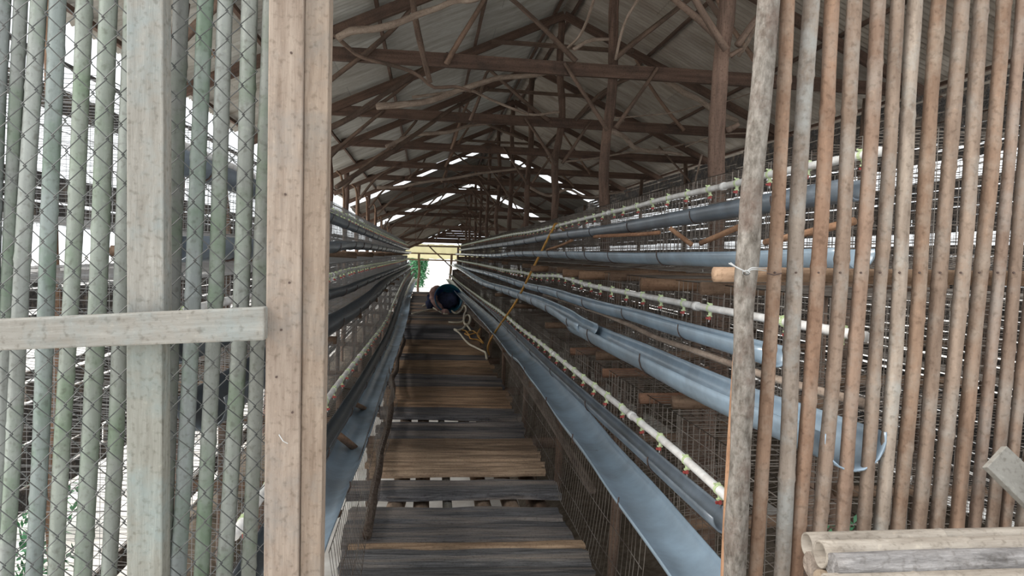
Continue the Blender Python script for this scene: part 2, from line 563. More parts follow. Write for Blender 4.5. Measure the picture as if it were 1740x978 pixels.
SECT = [(1.9, 23.25, 3.42, 3.42, 4.2, 3.95), (23.4, 31.0, 3.20, 2.90, 4.1, 3.95), (31.2, 38.0, 2.74, 1.55, 4.1, 3.95)]
words = ['first', 'second', 'last']
for k, (a, b, z0, z1, rl, rr) in enumerate(SECT):
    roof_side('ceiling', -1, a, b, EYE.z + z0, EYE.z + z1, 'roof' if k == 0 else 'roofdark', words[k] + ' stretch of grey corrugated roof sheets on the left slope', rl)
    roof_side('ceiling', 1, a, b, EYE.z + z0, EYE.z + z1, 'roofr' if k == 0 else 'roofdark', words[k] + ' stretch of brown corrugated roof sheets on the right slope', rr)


def ridge_z(y):
    for a, b, z0, z1, _, _ in SECT:
        if y <= b + 0.1: return EYE.z + z0 + (z1 - z0) * max(0, (y - a)) / (b - a)
    return EYE.z + 1.55


# ridge caps
for k, (a, b, z0, z1, _, _) in enumerate(SECT):
    mb = MB()
    n = 14
    for i in range(n + 1):
        y = a - 0.02 + (b - a + 0.04) * i / n; z = EYE.z + z0 + (z1 - z0) * i / n + 0.035
        mb.v += [Vector((XR - 0.22, y, z - 0.22 * SL)), Vector((XR, y, z)), Vector((XR + 0.22, y, z - 0.22 * SL))]
    for i in range(n):
        q = i * 3
        mb.f += [(q, q + 1, q + 4, q + 3), (q + 1, q + 2, q + 5, q + 4)]
    o = mb.build('ceiling_ridge', 'roofr', origin=(XR, a, EYE.z + z0))
    md = o.modifiers.new('thick', 'SOLIDIFY'); md.thickness = 0.004
    tag(o, words[k] + ' stretch of folded ridge capping', kind='structure')

# purlins (run along the shed under the sheets)
for k, (a, b, z0, z1, rl, rr) in enumerate(SECT):
    for side, reach in ((-1, rl), (1, rr)):
        for q, s in enumerate((0.12, 1.2, 2.3, 3.3, reach - 0.12)):
            x = XR + side * s
            p0 = Vector((x, a + 0.02, EYE.z + z0 - SL * s - 0.055)); p1 = Vector((x, b - 0.02, EYE.z + z1 - SL * s - 0.055))
            o = beam('purlin', p0, p1, 0.038, 0.038, 'beam', seed=k * 20 + q + side)
            where = ['just beside the ridge', 'high on the slope', 'at mid slope', 'low on the slope', 'along the eave'][q]
            tag(o, f"thin brown purlin {where}, {'left' if side < 0 else 'right'} side, under the {words[k]} roof stretch", 'purlin', 'roof purlins')

# ------------------------------------------------------------------ trusses
ordn = ['nearest', 'second', 'third', 'fourth', 'fifth', 'sixth', 'seventh', 'eighth', 'ninth', 'tenth', 'eleventh']
TY = [4.4, 7.4, 10.4, 13.4, 16.4, 19.4, 22.6, 25.6, 28.4, 31.6, 34.6, 37.7]
XL, XE = -1.5, 4.95


def truss(i, y):
    rz = ridge_z(y) - 0.10
    rnd = random.Random(100 + i)
    lab = ['overhead at the very top', 'crossing the top of the opening', 'second in view', 'third in view', 'fourth in view',
           'fifth in view', 'last before the ragged light gap', 'just behind the ragged light gap', 'in the middle distance', 'under the last roof stretch',
           'far back behind the walkway end', 'farthest, over the bright exit'][i]
    t = thing('roof_truss', (XR, y, rz), f'dark brown timber roof truss with crooked struts, {lab}', 'roof truss', 'roof trusses')
    bz = EYE.z + 1.84 - (EYE.z + 3.32 - rz)
    if i == len(TY) - 1: bz = EYE.z + 0.64
    xl, xr_ = XL, XE
    beam('tie_beam', (xl, y + 0.06, bz + 0.02), (xr_, y + 0.06, bz - 0.02), 0.06, 0.13, 'beam', t, seed=i)
    beam('rafter', (XR, y, rz - 0.04), (XR - 4.1, y, rz - 0.04 - SL * 4.1), 0.055, 0.11, 'beam', t, seed=i + 20)
    beam('rafter', (XR, y, rz - 0.04), (XR + 3.85, y, rz - 0.04 - SL * 3.85), 0.055, 0.11, 'beam', t, seed=i + 40)
    if i < 11:
        for k, (xa, xb) in enumerate(((0.1, 0.75), (1.55, 0.55), (1.95, 2.9), (3.4, 2.75), (-0.75, -0.25))):
            xa += rnd.uniform(-0.3, 0.3); xb += rnd.uniform(-0.15, 0.15); drop = rnd.random() < 0.25
            zb = rz - SL * abs(xb - XR) - 0.08
            za = bz - rnd.uniform(0, 0.05)
            if k == 1 or k == 2: za = bz + rnd.uniform(0.0, 0.2)
            if zb < za + 0.08: zb = za + 0.12
            if drop: continue
            mid = Vector(((xa + xb) / 2 + rnd.uniform(-.1, .1), y - 0.02, (za + zb) / 2 + rnd.uniform(-.05, .05)))
            pole('strut', [(xa, y - 0.04, za), mid, (xb, y + 0.02, zb)], 0.028, 0.020, 'pole', t, seed=i * 9 + k, wob=0.03, sides=8, color=(1.5, 1.45, 1.4) if k % 3 == 0 else None)
        beam('collar_tie', (XR - 0.98, y - 0.03, rz - 0.46), (XR + 0.98, y - 0.03, rz - 0.48), 0.03, 0.06, 'pole', t, seed=i + 60)
        pole('knee_brace', [(1.82, y + 0.05, bz - 0.55), (2.0, y + 0.04, bz - 0.27), (2.2, y + 0.0, bz + 0.05)], 0.022, 0.018, 'pole', t, seed=i + 71, wob=0.015, sides=8)
        pole('knee_brace', [(1.74, y + 0.05, bz - 0.58), (1.52, y + 0.04, bz - 0.28), (1.28, y + 0.0, bz + 0.04)], 0.024, 0.018, 'pole', t, seed=i + 72, wob=0.015, sides=8)
        pole('knee_brace', [(-1.45, y + 0.1, bz - 0.75), (-1.1, y + 0.08, bz - 0.33 + rnd.uniform(-.08, .08)), (-0.6, y + 0.02, bz + 0.03)], 0.030, 0.022, 'pole', t, seed=i + 70, wob=0.02, sides=8)


for i, y in enumerate(TY): truss(i, y)


# crooked branches traced in the photograph; (points, y depth), radius
def branch(name, pix, d0, d1, r0, r1, mat, label, cat='branch', seed=0, wob=0.01, group=None):
    n = len(pix)
    pts = [PY(x, y, d0 + (d1 - d0) * i / max(1, n - 1)) for i, (x, y) in enumerate(pix)]
    o = pole(name, pts, r0, r1, mat, seed=seed, wob=wob, sides=9, rough=0.18, step=0.06)
    return tag(o, label, cat, group)


branch('roof_branch', [(575, 68), (600, 55), (640, 52), (680, 42), (715, 28), (745, 18), (775, 5), (800, 4), (832, -8)], 6.5, 6.2, 0.034, 0.022, 'palepole',
       'gnarled pale branch rising along the left roof above the first beam', 'branch', 1, 0.02)
branch('roof_branch', [(560, 32 + 20), (585, 72), (615, 92), (660, 106), (700, 122), (722, 138), (738, 150), (775, 148), (800, 156)], 7.2, 7.4, 0.02, 0.016, 'pole',
       'dark wriggly branch crossing behind the first tie beam on the left', 'branch', 2, 0.02)
branch('roof_branch', [(640, 180), (690, 174), (735, 168), (775, 155), (805, 145), (850, 132), (900, 128), (950, 118)], 8.6, 8.2, 0.04, 0.025, 'palepole',
       'thick pale branch with peeling bark just above the second tie beam', 'branch', 3, 0.02)
branch('roof_pole', [(545, 224), (600, 195), (660, 155), (715, 120), (760, 92)], 6.9, 8.2, 0.028, 0.024, 'pole',
       'straight dark pole slanting up from the left gate post to the first tie beam', 'pole', 4)
branch('roof_pole', [(572, 318), (640, 274), (700, 232), (760, 190), (830, 150)], 8.6, 11, 0.03, 0.026, 'pole',
       'long straight dark pole slanting up from the left posts across two tie beams', 'pole', 5)
branch('roof_branch', [(700, 90 - 95), (705, 30), (712, 60), (720, 88), (735, 140)], 6.7, 6.9, 0.03, 0.022, 'pole',
       'dark crooked pole dropping steeply past the first tie beam', 'branch', 6, 0.02)
branch('roof_branch', [(1112, 128), (1140, 140), (1165, 155), (1190, 168), (1215, 190), (1250, 205)], 7.8, 8.4, 0.036, 0.028, 'palepole',
       'thick pale branch hanging below the first tie beam toward the right post', 'branch', 7, 0.02)
branch('roof_branch', [(1040, 222), (1062, 232), (1078, 248), (1100, 253), (1130, 257), (1160, 262)], 9.6, 9.9, 0.036, 0.02, 'palepole',
       'pale twisted branch right of the centre post between second and third beams', 'branch', 8, 0.03)
branch('roof_branch', [(975, 85), (990, 75), (1005, 68), (1035, 66)], 7.0, 7.0, 0.02, 0.014, 'palepole',
       'short bent pale branch near the ridge left of the tall centre post', 'branch', 9)
branch('roof_branch', [(965, 80), (985, 60), (998, 30), (1008, -5)], 6.8, 6.0, 0.012, 0.012, 'palepole',
       'thin pale stick leaning up beside the ridge posts', 'branch', 10)
branch('roof_branch', [(1046, 100), (1055, 60), (1065, 30), (1082, 0), (1090, -20)], 6.6, 6.0, 0.012, 0.012, 'palepole',
       'thin pale stick curving up right of the tall centre post', 'branch', 11)
branch('roof_branch', [(800, 205), (815, 165), (825, 130), (838, 112)], 9, 9, 0.02, 0.018, 'pole',
       'short upright branch under the first tie beam near the middle', 'branch', 12, 0.02)
branch('roof_branch', [(700, 165), (790, 152), (830, 168), (870, 185), (905, 195), (950, 190)], 8.8, 8.8, 0.018, 0.014, 'palepole',
       'slim sagging pale branch above the middle of the second beam', 'branch', 13)
branch('roof_branch', [(655, 247), (700, 228), (760, 225), (800, 212), (860, 205)], 11.2, 11.4, 0.03, 0.022, 'palepole',
       'pale bowed branch between second and third beams on the left', 'branch', 14, 0.02)
branch('roof_branch', [(640, 318), (700, 312), (760, 303), (830, 292), (900, 284)], 14.2, 14.4, 0.03, 0.022, 'palepole',
       'pale bowed branch under the fourth beam on the left', 'branch', 15, 0.02)
branch('roof_branch', [(960, 275), (1000, 268), (1050, 262), (1100, 258), (1180, 240), (1215, 250)], 11.5, 11.5, 0.016, 0.01, 'palepole',
       'thin pale stick across the right side under the third beam', 'branch', 16, 0.02)
branch('roof_branch', [(900, 318), (935, 330), (965, 322), (1000, 335), (1060, 325)], 15.5, 15.5, 0.03, 0.02, 'palepole',
       'knobbly pale branch beneath the fifth beam right of centre', 'branch', 17, 0.03)
branch('roof_branch', [(1045, 200), (1090, 197), (1140, 192), (1190, 178), (1235, 172), (1290, 152)], 9, 9, 0.009, 0.006, 'palepole',
       'thin dry vine trailing across the right roof above the second beam', 'vine', 18, 0.02)
branch('roof_branch', [(1165, 250), (1205, 235), (1240, 228), (1285, 225)], 9, 9, 0.008, 0.006, 'palepole',
       'thin dry vine trailing below the second beam toward the fence', 'vine', 19, 0.02)
branch('roof_pole', [(1255, 95), (1275, 65), (1290, 30), (1305, 5)], 5.2, 4.6, 0.014, 0.01, 'palepole',
       'thin pale stick leaning from the right post toward the fence', 'pole', 20)
branch('roof_pole', [(1232, 75), (1205, 45), (1175, 20), (1140, -8)], 4.6, 4.8, 0.028, 0.02, 'pole',
       'dark brace running up left from the nearest right post', 'pole', 21)
branch('roof_pole', [(1238, 60), (1222, 30), (1200, 0), (1190, -15)], 4.65, 4.8, 0.02, 0.016, 'pole',
       'second slimmer brace beside the nearest right post', 'pole', 22)
branch('roof_pole', [(1120, 250), (1160, 295), (1190, 330)], 11, 10, 0.016, 0.014, 'pole',
       'thin dark stick slanting down right below the third beam', 'pole', 23)
branch('roof_pole', [(1192, 262), (1182, 300), (1170, 345)], 8.8, 8.8, 0.012, 0.01, 'palepole',
       'thin upright stick between the two right posts', 'pole', 24)

# ------------------------------------------------------------------ posts
ordn = ordn + ['twelfth', 'thirteenth', 'fourteenth', 'fifteenth', 'sixteenth', 'seventeenth', 'eighteenth', 'nineteenth', 'twentieth']
for i, d in enumerate([4.57, 7.57, 10.57, 13.6, 16.6, 19.6, 22.8, 25.8, 28.6, 31.8, 34.8]):
    top = ridge_z(d) - 0.12
    x = 1.775
    pts = [(x - 0.02, d, 0.0), (x + 0.01, d, 1.5), (x - 0.015, d, 3.0), (x + 0.015, d, 4.2), (x, d, top)]
    o = pole('wooden_post', pts, 0.056 if i < 2 else 0.05, 0.048, 'pole', seed=i + 3, wob=0.03, rough=0.2, color=(0.95, 0.9, 0.9))
    if i == 0:
        for k, (z, s) in enumerate(((EYE.z + 0.80, 0.022), (EYE.z + 1.25, 0.018))):
            pole('branch_stub', [(x + 0.03, d - 0.03, z), (x + 0.09, d - 0.07, z + 0.04)], s, s * 0.6, 'pole', o, seed=k, sides=7)
    tag(o, f'dark round centre post under the ridge, {ordn[i]} in its row' + (', thick and knotty' if i == 0 else ''), 'post', 'ridge posts')
for i, (d, r) in enumerate([(2.9, 0.05), (5.6, 0.05), (8.6, 0.05), (11.6, 0.065), (13.9, 0.05), (16.6, 0.055), (19.6, 0.05), (23.0, 0.055), (26, 0.05), (29.5, 0.05), (33, 0.05)]):
    x = -1.735
    top = ridge_z(d) - SL * 3.51 - 0.12
    o = pole('wooden_post', [(x, d, 0), (x + 0.03, d, 1.2), (x - 0.02, d, 2.2), (x, d, top)], r * 0.8, r, 'pole', seed=i + 31, wob=0.025, rough=0.15,
             color=(1.3, 1.15, 1.1) if i in (4, 6, 8) else (1.0, 0.95, 1.0))
    tag(o, f'round roof post rising behind the left cages, {ordn[i]} in its row', 'post', 'left row of roof posts')
    o = pole('prop_stick', [(x + 0.22, d + 0.5, 0.0), (x + 0.2, d + 0.45, 3.2), (x + 0.1, d + 0.3, top - 0.25)], 0.028, 0.022, 'palepole', seed=i + 131, wob=0.03, color=(0.8, .65, .55))
    tag(o, f'thin reddish stick propped beside the left row of posts, {ordn[i]} from the camera', 'stick', 'sticks by the left posts')
for i, d in enumerate([2.6, 5.4, 8.2, 11.2, 14.2, 17.2, 20.4, 23.6, 27, 30]):
    x = 4.86
    top = ridge_z(d) - SL * 3.085 - 0.12
    o = pole('wooden_post', [(x, d, 0), (x, d, 1.5), (x, d, top)], 0.045, 0.04, 'pole', seed=i + 71, wob=0.02)
    tag(o, f'dark outer wall post on the right side, {ordn[i]} in its row', 'post', 'right wall posts')


# ------------------------------------------------------------------ side walls of rough boards with gaps
def board_wall(name, x, bands, y0, y1, label, mat):
    mb = MB(); rnd = random.Random(int(x * 10))
    for (za, zb) in bands:
        z = za
        while z < zb - 0.02:
            h = min(rnd.uniform(0.07, 0.11), zb - z)
            y = y0 + rnd.uniform(-0.2, 0.2)
            while y < y1:
                Ln = rnd.uniform(1.6, 3.0)
                tilt = Matrix.Rotation(rnd.uniform(-0.012, 0.012), 3, 'X')
                mb.box((x + rnd.uniform(-0.01, 0.01), y + Ln / 2, EYE.z + z + h / 2), (0.016, Ln - 0.02, h - rnd.uniform(0.0, 0.02)), tilt)
                y += Ln
            z += h
    o = mb.build(name, mat, origin=(x, y0, EYE.z))
    tag(o, label, kind='structure')


board_wall('wall_left', -1.90, [(-2.1, -1.95), (-1.30, -0.62), (-0.5, -0.15), (0.10, 0.35), (0.66, 0.79), (0.91, 0.95)], 1.9, 38, 'rough horizontal boards of the left side wall with open light gaps', 'plank')
board_wall('wall_right', 4.95, [(-2.1, -1.0), (-0.95, 0.24), (0.34, 0.86), (1.04, 1.75)], 1.9, 38, 'rough dark horizontal boards of the right side wall with narrow light gaps', 'plank')
# boarded gable over the far exit
mb = MB(); rnd = random.Random(4)
zg = 0.52
while zg < 1.5:
    h = rnd.uniform(0.11, 0.15)
    hw = max(0.1, (1.50 - zg) / SL) * 0.97
    mb.box((XR + rnd.uniform(-0.05, 0.05), 37.95, EYE.z + zg + h / 2), (min(2 * hw, 6.6), 0.02, h - 0.008), Matrix.Rotation(rnd.uniform(-0.008, 0.008), 3, 'Y'))
    zg += h
o = mb.build('wall_back', 'beam', origin=(XR, 37.95, EYE.z + 0.5))
tag(o, 'brown boarded gable over the far exit', kind='structure')

# ------------------------------------------------------------------ walkway
P_D, P_T = 'plank', 'tanplank'
rows = []   # (y0, y1, material, tint)
def fill(y0, y1, w, mat, tint):
    n = max(1, round((y1 - y0) / w))
    for k in range(n): rows.append((y0 + (y1 - y0) * k / n, y0 + (y1 - y0) * (k + 1) / n, mat, tint))
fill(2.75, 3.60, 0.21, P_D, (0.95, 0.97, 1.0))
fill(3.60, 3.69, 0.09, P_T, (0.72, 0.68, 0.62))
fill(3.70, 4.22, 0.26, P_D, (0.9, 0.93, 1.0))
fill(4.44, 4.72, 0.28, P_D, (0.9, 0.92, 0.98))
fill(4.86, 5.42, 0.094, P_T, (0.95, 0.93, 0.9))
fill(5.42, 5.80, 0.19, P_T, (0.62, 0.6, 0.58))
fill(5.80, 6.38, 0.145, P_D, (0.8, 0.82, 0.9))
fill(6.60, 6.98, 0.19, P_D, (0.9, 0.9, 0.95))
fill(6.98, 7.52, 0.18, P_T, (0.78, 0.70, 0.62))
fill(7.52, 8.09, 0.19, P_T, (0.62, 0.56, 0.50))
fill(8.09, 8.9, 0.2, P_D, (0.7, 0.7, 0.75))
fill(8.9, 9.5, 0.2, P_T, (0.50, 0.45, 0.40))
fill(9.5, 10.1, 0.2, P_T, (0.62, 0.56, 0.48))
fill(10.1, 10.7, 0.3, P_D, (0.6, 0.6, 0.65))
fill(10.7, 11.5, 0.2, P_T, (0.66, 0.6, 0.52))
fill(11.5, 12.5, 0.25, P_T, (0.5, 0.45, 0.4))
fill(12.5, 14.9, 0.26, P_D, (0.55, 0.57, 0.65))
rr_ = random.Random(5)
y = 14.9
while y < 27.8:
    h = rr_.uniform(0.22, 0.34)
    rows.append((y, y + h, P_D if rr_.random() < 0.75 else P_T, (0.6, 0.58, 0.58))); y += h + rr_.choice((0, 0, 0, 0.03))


def plank(y0, y1, mat, tint, idx, first=False):
    rnd = random.Random(idx * 13 + 1)
    f = (y0 - 3) / 25
    xl = -0.34 - 0.12 * f + rnd.uniform(-0.04, 0.03); xr = 0.80 + 0.22 * f + rnd.uniform(-0.035, 0.03)
    if 4.3 < y0 < 4.8: xl -= 0.07; xr += 0.02
    if 2 < y0 < 4.3: xr -= 0.03
    bam = mat == P_T
    h = 0.045 if not bam else 0.03
    w = y1 - y0 - (0.006 if not bam else 0.004)
    yc = (y0 + y1) / 2; n = 26
    off = rnd.random() * 90
    tilt = rnd.uniform(-0.012, 0.012)
    mb = MB()
    prof = 7
    for i in range(n + 1):
        x = xl + (xr - xl) * i / n
        e0 = noise.noise(Vector((x * 3.0, off, 0))) * 0.036 + noise.noise(Vector((x * 11, off, 0))) * 0.006
        e1 = noise.noise(Vector((x * 3.0, off, 7))) * 0.036 + noise.noise(Vector((x * 11, off, 7))) * 0.006
        if bam: e0 *= 0.4; e1 *= 0.4
        dx0 = 0.02 * noise.noise(Vector((off, 3, 3))) if i in (0, n) else 0
        ring = []
        for k in range(prof):
            u = k / (prof - 1)
            yy = -w / 2 + e0 + (w + e1 - e0) * u
            crown = (math.sin(PI * u) ** 0.5) * (0.018 if bam else 0.007) - (0.012 if bam else 0.006)
            gr = 0.006 * noise.noise(Vector((x * 2.0, yy * 26 + off, 2)))
            endx = 0.018 * noise.noise(Vector((yy * 14, off, 5))) if i in (0, n) else 0
            ring.append(Vector((x + endx, yc + yy, FLOOR + crown + gr + tilt * (x - 0.3))))
        ring.append(Vector((x, yc + w / 2 + e1, FLOOR - h + tilt * (x - 0.3)))); ring.append(Vector((x, yc - w / 2 + e0, FLOOR - h + tilt * (x - 0.3))))
        mb.v += ring
    m = prof + 2
    for i in range(n):
        for k in range(m):
            a = i * m + k; b = i * m + (k + 1) % m
            mb.f.append((a, a + m, b + m, b))
    mb.f.append(tuple(range(m))); mb.f.append(tuple(n * m + k for k in reversed(range(m))))
    nm = 'walkway_plank' if not bam else 'split_bamboo_plank'
    o = mb.build(nm, mat, smooth=False, origin=(0.25, yc, FLOOR - h))
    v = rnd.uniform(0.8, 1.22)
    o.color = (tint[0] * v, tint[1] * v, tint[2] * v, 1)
    kd = 'split bamboo plank' if bam else 'plank'
    if 4.3 < y0 < 4.8: sec, lab = 'lone', 'lone dark weathered plank between the two wide gaps of the walkway'
    elif y0 < 4.3: sec, lab = 'a', ('dark grey weathered plank' if not bam else 'narrow tan strip') + ' in the nearest dark section, {} from the camera'
    elif y0 < 5.85: sec, lab = 'b', 'tan split bamboo plank just behind the lone plank, {} from the camera'
    elif y0 < 6.5: sec, lab = 'c', 'dark plank just before the narrow third gap, {} from the camera'
    elif y0 < 7.0: sec, lab = 'd', 'dark plank just behind the narrow third gap, {} from the camera'
    elif y0 < 8.1: sec, lab = 'e', 'reddish tan plank beyond the narrow third gap, {} from the camera'
    elif y0 < 12.6: sec, lab = 'f', ('dark' if not bam else 'brown') + ' plank on the middle walkway short of the hose, {} from the camera'
    else:
        sec, lab = 'g', 'dim ' + ('dark' if not bam else 'brown') + ' plank of the far walkway around and beyond the coiled hose'
    SEC[sec] = SEC.get(sec, 0) + 1
    tag(o, lab.format((['nearest'] + ordn[1:])[SEC[sec] - 1] if SEC[sec] <= 20 else 'last'), 'plank', {'g': lab.replace('plank', 'planks')}.get(sec, 'walkway planks'))
    return o


SEC = {}
for i, (a, b, m, t) in enumerate(rows): plank(a, b, m, t, i)

# joists under the planks, laid along the aisle
for i, (x, r, mat) in enumerate([(-0.15, 0.052, 'palepole'), (0.0, 0.05, 'palepole'), (0.155, 0.028, 'graylumber'), (0.36, 0.05, 'palepole'), (0.53, 0.052, 'palepole'), (0.70, 0.05, 'pole')]):
    pts = [(x, 2.6, FLOOR - 0.05 - r), (x + 0.02, 9, FLOOR - 0.055 - r), (x - 0.01, 18, FLOOR - 0.05 - r), (x + 0.01, FAR, FLOOR - 0.05 - r)]
    o = pole('walkway_joist', pts, r, r * 0.9, mat, seed=i + 11, wob=0.015, step=0.2, rough=0.12, color=(0.8, 0.75, 0.7))
    tag(o, ['round brown pole under the left edge of the walkway', 'second round pole from the left under the walkway', 'slender grey pole under the middle of the walkway',
            'thick round pole right of the slender grey one', 'second round pole from the right under the walkway', 'dark round pole under the right edge of the walkway'][i], 'joist', 'poles carrying the walkway')
for i, y in enumerate([3.2, 6.5, 9.0, 11.6, 14.6, 17.6, 20.6, 23.6, 26.6]):
    t = thing('walkway_trestle', (0.25, y, 0), f'wooden trestle carrying the walkway, {ordn[i]} from the camera', 'trestle', 'trestles under the walkway')
    pole('cross_beam', [(-0.6, y, FLOOR - 0.21), (1.15, y, FLOOR - 0.21)], 0.05, 0.05, 'pole', t, seed=i)
    for x in (-0.42, 0.95): pole('leg', [(x, y, 0), (x, y, FLOOR - 0.2)], 0.045, 0.045, 'pole', t, seed=i + int(x * 10))

# rails along both edges of the walkway
o = pole('edge_pole', [PZ(622, 910, FLOOR + 0.03), PZ(640, 800, FLOOR + 0.05), PZ(659, 715, FLOOR + 0.07), PZ(672, 640, FLOOR + 0.08), PZ(685, 575, FLOOR + 0.08), Vector((-0.42, 16, FLOOR + 0.08)), Vector((-0.52, 27, FLOOR + 0.08))],
         0.024, 0.03, 'bark', seed=8, wob=0.02, rough=0.15, color=(0.5, 0.42, 0.38))
tag(o, 'dark bark-covered pole lying along the left edge of the walkway', 'pole')
mb = MB()
pp = [PZ(1010, 830, FLOOR + .0), PZ(955, 740, FLOOR + .02), PZ(905, 665, FLOOR + .03), PZ(868, 612, FLOOR + .03), PZ(835, 565, FLOOR + .03), Vector((0.98, 20, FLOOR + .03)), Vector((1.08, FAR, FLOOR + .03))]
pp = resample(catmull(pp, 8), 0.3)
for i, p in enumerate(pp):
    e = noise.noise(Vector((p.y * 1.5, 3, 3))) * 0.03
    wn = 0.012 + 0.09 * min(1, max(0, (p.y - 6.0) / 2.0))
    for a, b in ((-0.03, 0), (wn + e * min(1, wn * 10), 0.0), (wn + e * min(1, wn * 10), -0.03), (-0.03, -0.03)): mb.v.append(p + Vector((a, 0, b)))
for i in range(len(pp) - 1):
    for k in range(4):
        a = i * 4 + k; b = i * 4 + (k + 1) % 4
        mb.f.append((a, b, b + 4, a + 4))
mb.f.append((0, 1, 2, 3))
o = mb.build('edge_board', streaky('brown_edge_board', (0.10, 0.075, 0.06), (0.25, 0.20, 0.165), (0.07, 0.055, 0.05), 'Y', 30, 0.9, 0.4, 0.08))
tag(o, 'long brown board along the right edge of the walkway beside the trough', 'board')

# ------------------------------------------------------------------ troughs and pipes
hanger_cache = {}


def gutter(name, pix, x, r, depth, mat, label, near=None, far=FAR, seed=0, ang=100, wav=0.05, hang=0.95, liner=False, cat='trough'):
    p = traced(pix, x, near, far)
    path = resample(catmull(p, 12), 0.12)
    mb = gutter_mesh(path, r, depth, 0.004, ang, 12, seed, wav)
    g = mb.build(name, mat, smooth=True, origin=path[0])
    tag(g, label, cat, 'plastic feed troughs and egg gutters')
    if hang:
        hm = MB()
        pts = [Vector((1.04 * r * math.sin(a), 0, -1.05 * depth * math.cos(a))) for a in [math.radians(-105 + 21 * k) for k in range(11)]]
        hm.tube(pts, 0.0028, 5)
        me = hm.mesh('wire_hanger', 'nail')
        s = path[0].y + 0.35 + 0.13 * (seed % 4)
        rnd = random.Random(seed)
        j = 0; c = 0
        while s < min(far, 20):
            while j < len(path) - 2 and path[j + 1].y < s: j += 1
            t = (s - path[j].y) / max(1e-6, path[j + 1].y - path[j].y)
            link('wire_hanger', me, Matrix.Translation(path[j].lerp(path[j + 1], t)), g)
            s += hang * rnd.uniform(0.8, 1.2); c += 1
    return g


def drinker_meshes():
    mb = MB()
    mb.tube([(0, -0.008, 0), (0, 0.008, 0)], 0.0185, 12)
    mb.box((0, 0, 0.018), (0.012, 0.012, 0.010))
    mb.box((-0.010, 0, 0.020), (0.016, 0.005, 0.006), Matrix.Rotation(0.5, 3, 'Y'))
    mb.tube([(0, 0, -0.012), (0.002, 0, -0.032)], 0.0075, 8)
    mb.box((0.0, 0, -0.033), (0.020, 0.012, 0.006))
    a = mb.mesh('drinker', 'green')
    mb = MB()
    mb.tube([(0, 0, -0.034), (0.0, 0, -0.050)], 0.0075, 8)
    mb.box((-0.008, 0, -0.044), (0.014, 0.009, 0.008))
    b = mb.mesh('nipple', 'red')
    mb = MB()
    mb.tube([(0, 0, -0.049), (0.0, 0, -0.060)], 0.0028, 6)
    c = mb.mesh('pin', 'steel')
    return a, b, c


DM = drinker_meshes()


def water_pipe(pix, x, r, label, near, far=FAR, seed=0, gap=0.30, start=0.1, sgn=1):
    p = traced(pix, x, near, far)
    path = resample(catmull(p, 12), 0.10)
    mb = MB(); mb.tube(path, r, 10)
    g = mb.build('water_pipe', 'pvc', smooth=True, origin=path[0])
    tag(g, label, 'pipe', 'white drinking pipes')
    # joint sleeves
    cm = MB(); cm.tube([(0, -0.02, 0), (0, 0.02, 0)], r * 1.28, 10)
    cme = cm.mesh('coupling', 'pvc', True)
    s = path[0].y + start; j = 0; c = 0
    rnd = random.Random(seed)
    while s < far and c < 92:
        while j < len(path) - 2 and path[j + 1].y < s: j += 1
        t = (s - path[j].y) / max(1e-6, path[j + 1].y - path[j].y)
        q = path[j].lerp(path[j + 1], t); dr = (path[j + 1] - path[j]).normalized()
        rot = Vector((0, 1, 0)).rotation_difference(dr).to_matrix().to_4x4()
        sc = Matrix.Scale(r / 0.0125 * 0.78, 4)
        k = link('drinker', DM[0], Matrix.Translation(q) @ rot @ Matrix.Rotation(rnd.uniform(-0.25, 0.25), 4, 'Y') @ Matrix.Rotation(0 if sgn > 0 else PI, 4, 'Z') @ sc, g)
        n_ = bpy.data.objects.new('nipple', DM[1]); C.objects.link(n_); n_.parent = k
        if s < 9:
            n_ = bpy.data.objects.new('pin', DM[2]); C.objects.link(n_); n_.parent = k
        if c % 7 == 3:
            link('coupling', cme, Matrix.Translation(q + dr * gap * 0.5) @ rot, g)
        s += gap * rnd.uniform(0.93, 1.07); c += 1
    return g


# right-hand rows
water_pipe([(785, 412), (850, 402), (900, 394), (936, 386), (1023, 364), (1076, 352), (1128, 338), (1249, 312), (1305, 297), (1430, 273), (1500, 257), (1620, 233)], 1.25, 0.0135,
           'white drinking pipe with green and red nipples on the top tier, right side', 1.85, seed=1)
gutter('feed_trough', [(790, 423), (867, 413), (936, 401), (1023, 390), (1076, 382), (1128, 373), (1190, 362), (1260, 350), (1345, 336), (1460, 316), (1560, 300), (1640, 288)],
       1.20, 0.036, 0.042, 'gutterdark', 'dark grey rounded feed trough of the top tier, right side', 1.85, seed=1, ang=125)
gutter('egg_gutter', [(780, 430), (832, 432), (884, 428), (971, 428), (1023, 430), (1093, 431), (1180, 430), (1256, 430), (1340, 428), (1460, 424), (1600, 420)],
       1.08, 0.046, 0.052, 'gutter', 'pale blue grey gutter of the top tier, right side, level in view', 1.72, seed=2, ang=95, hang=0.8)
water_pipe([(783, 443), (815, 449), (856, 458), (884, 462), (912, 468), (950, 469), (989, 481), (1023, 489), (1076, 499), (1128, 509), (1197, 522), (1248, 531), (1363, 551), (1439, 566)], 1.05, 0.0135,
           'white drinking pipe with green and red nipples on the middle tier, right side', 1.72, seed=2)
gutter('feed_trough', [(787, 453), (832, 464), (884, 480), (936, 492), (971, 503), (1023, 518), (1076, 530), (1128, 545), (1248, 578), (1320, 597), (1420, 618), (1480, 632)],
       1.00, 0.042, 0.046, 'gutter', 'narrow blue grey feed trough of the middle tier, right side', 1.72, seed=3, ang=105)
gutter('egg_gutter', [(783, 456), (815, 476), (850, 488), (902, 505), (947, 525), (975, 543)],
       0.94, 0.062, 0.056, 'gutter', 'far length of the wide blue gutter on the right middle tier', 4.35, seed=4, ang=110, wav=0.16)
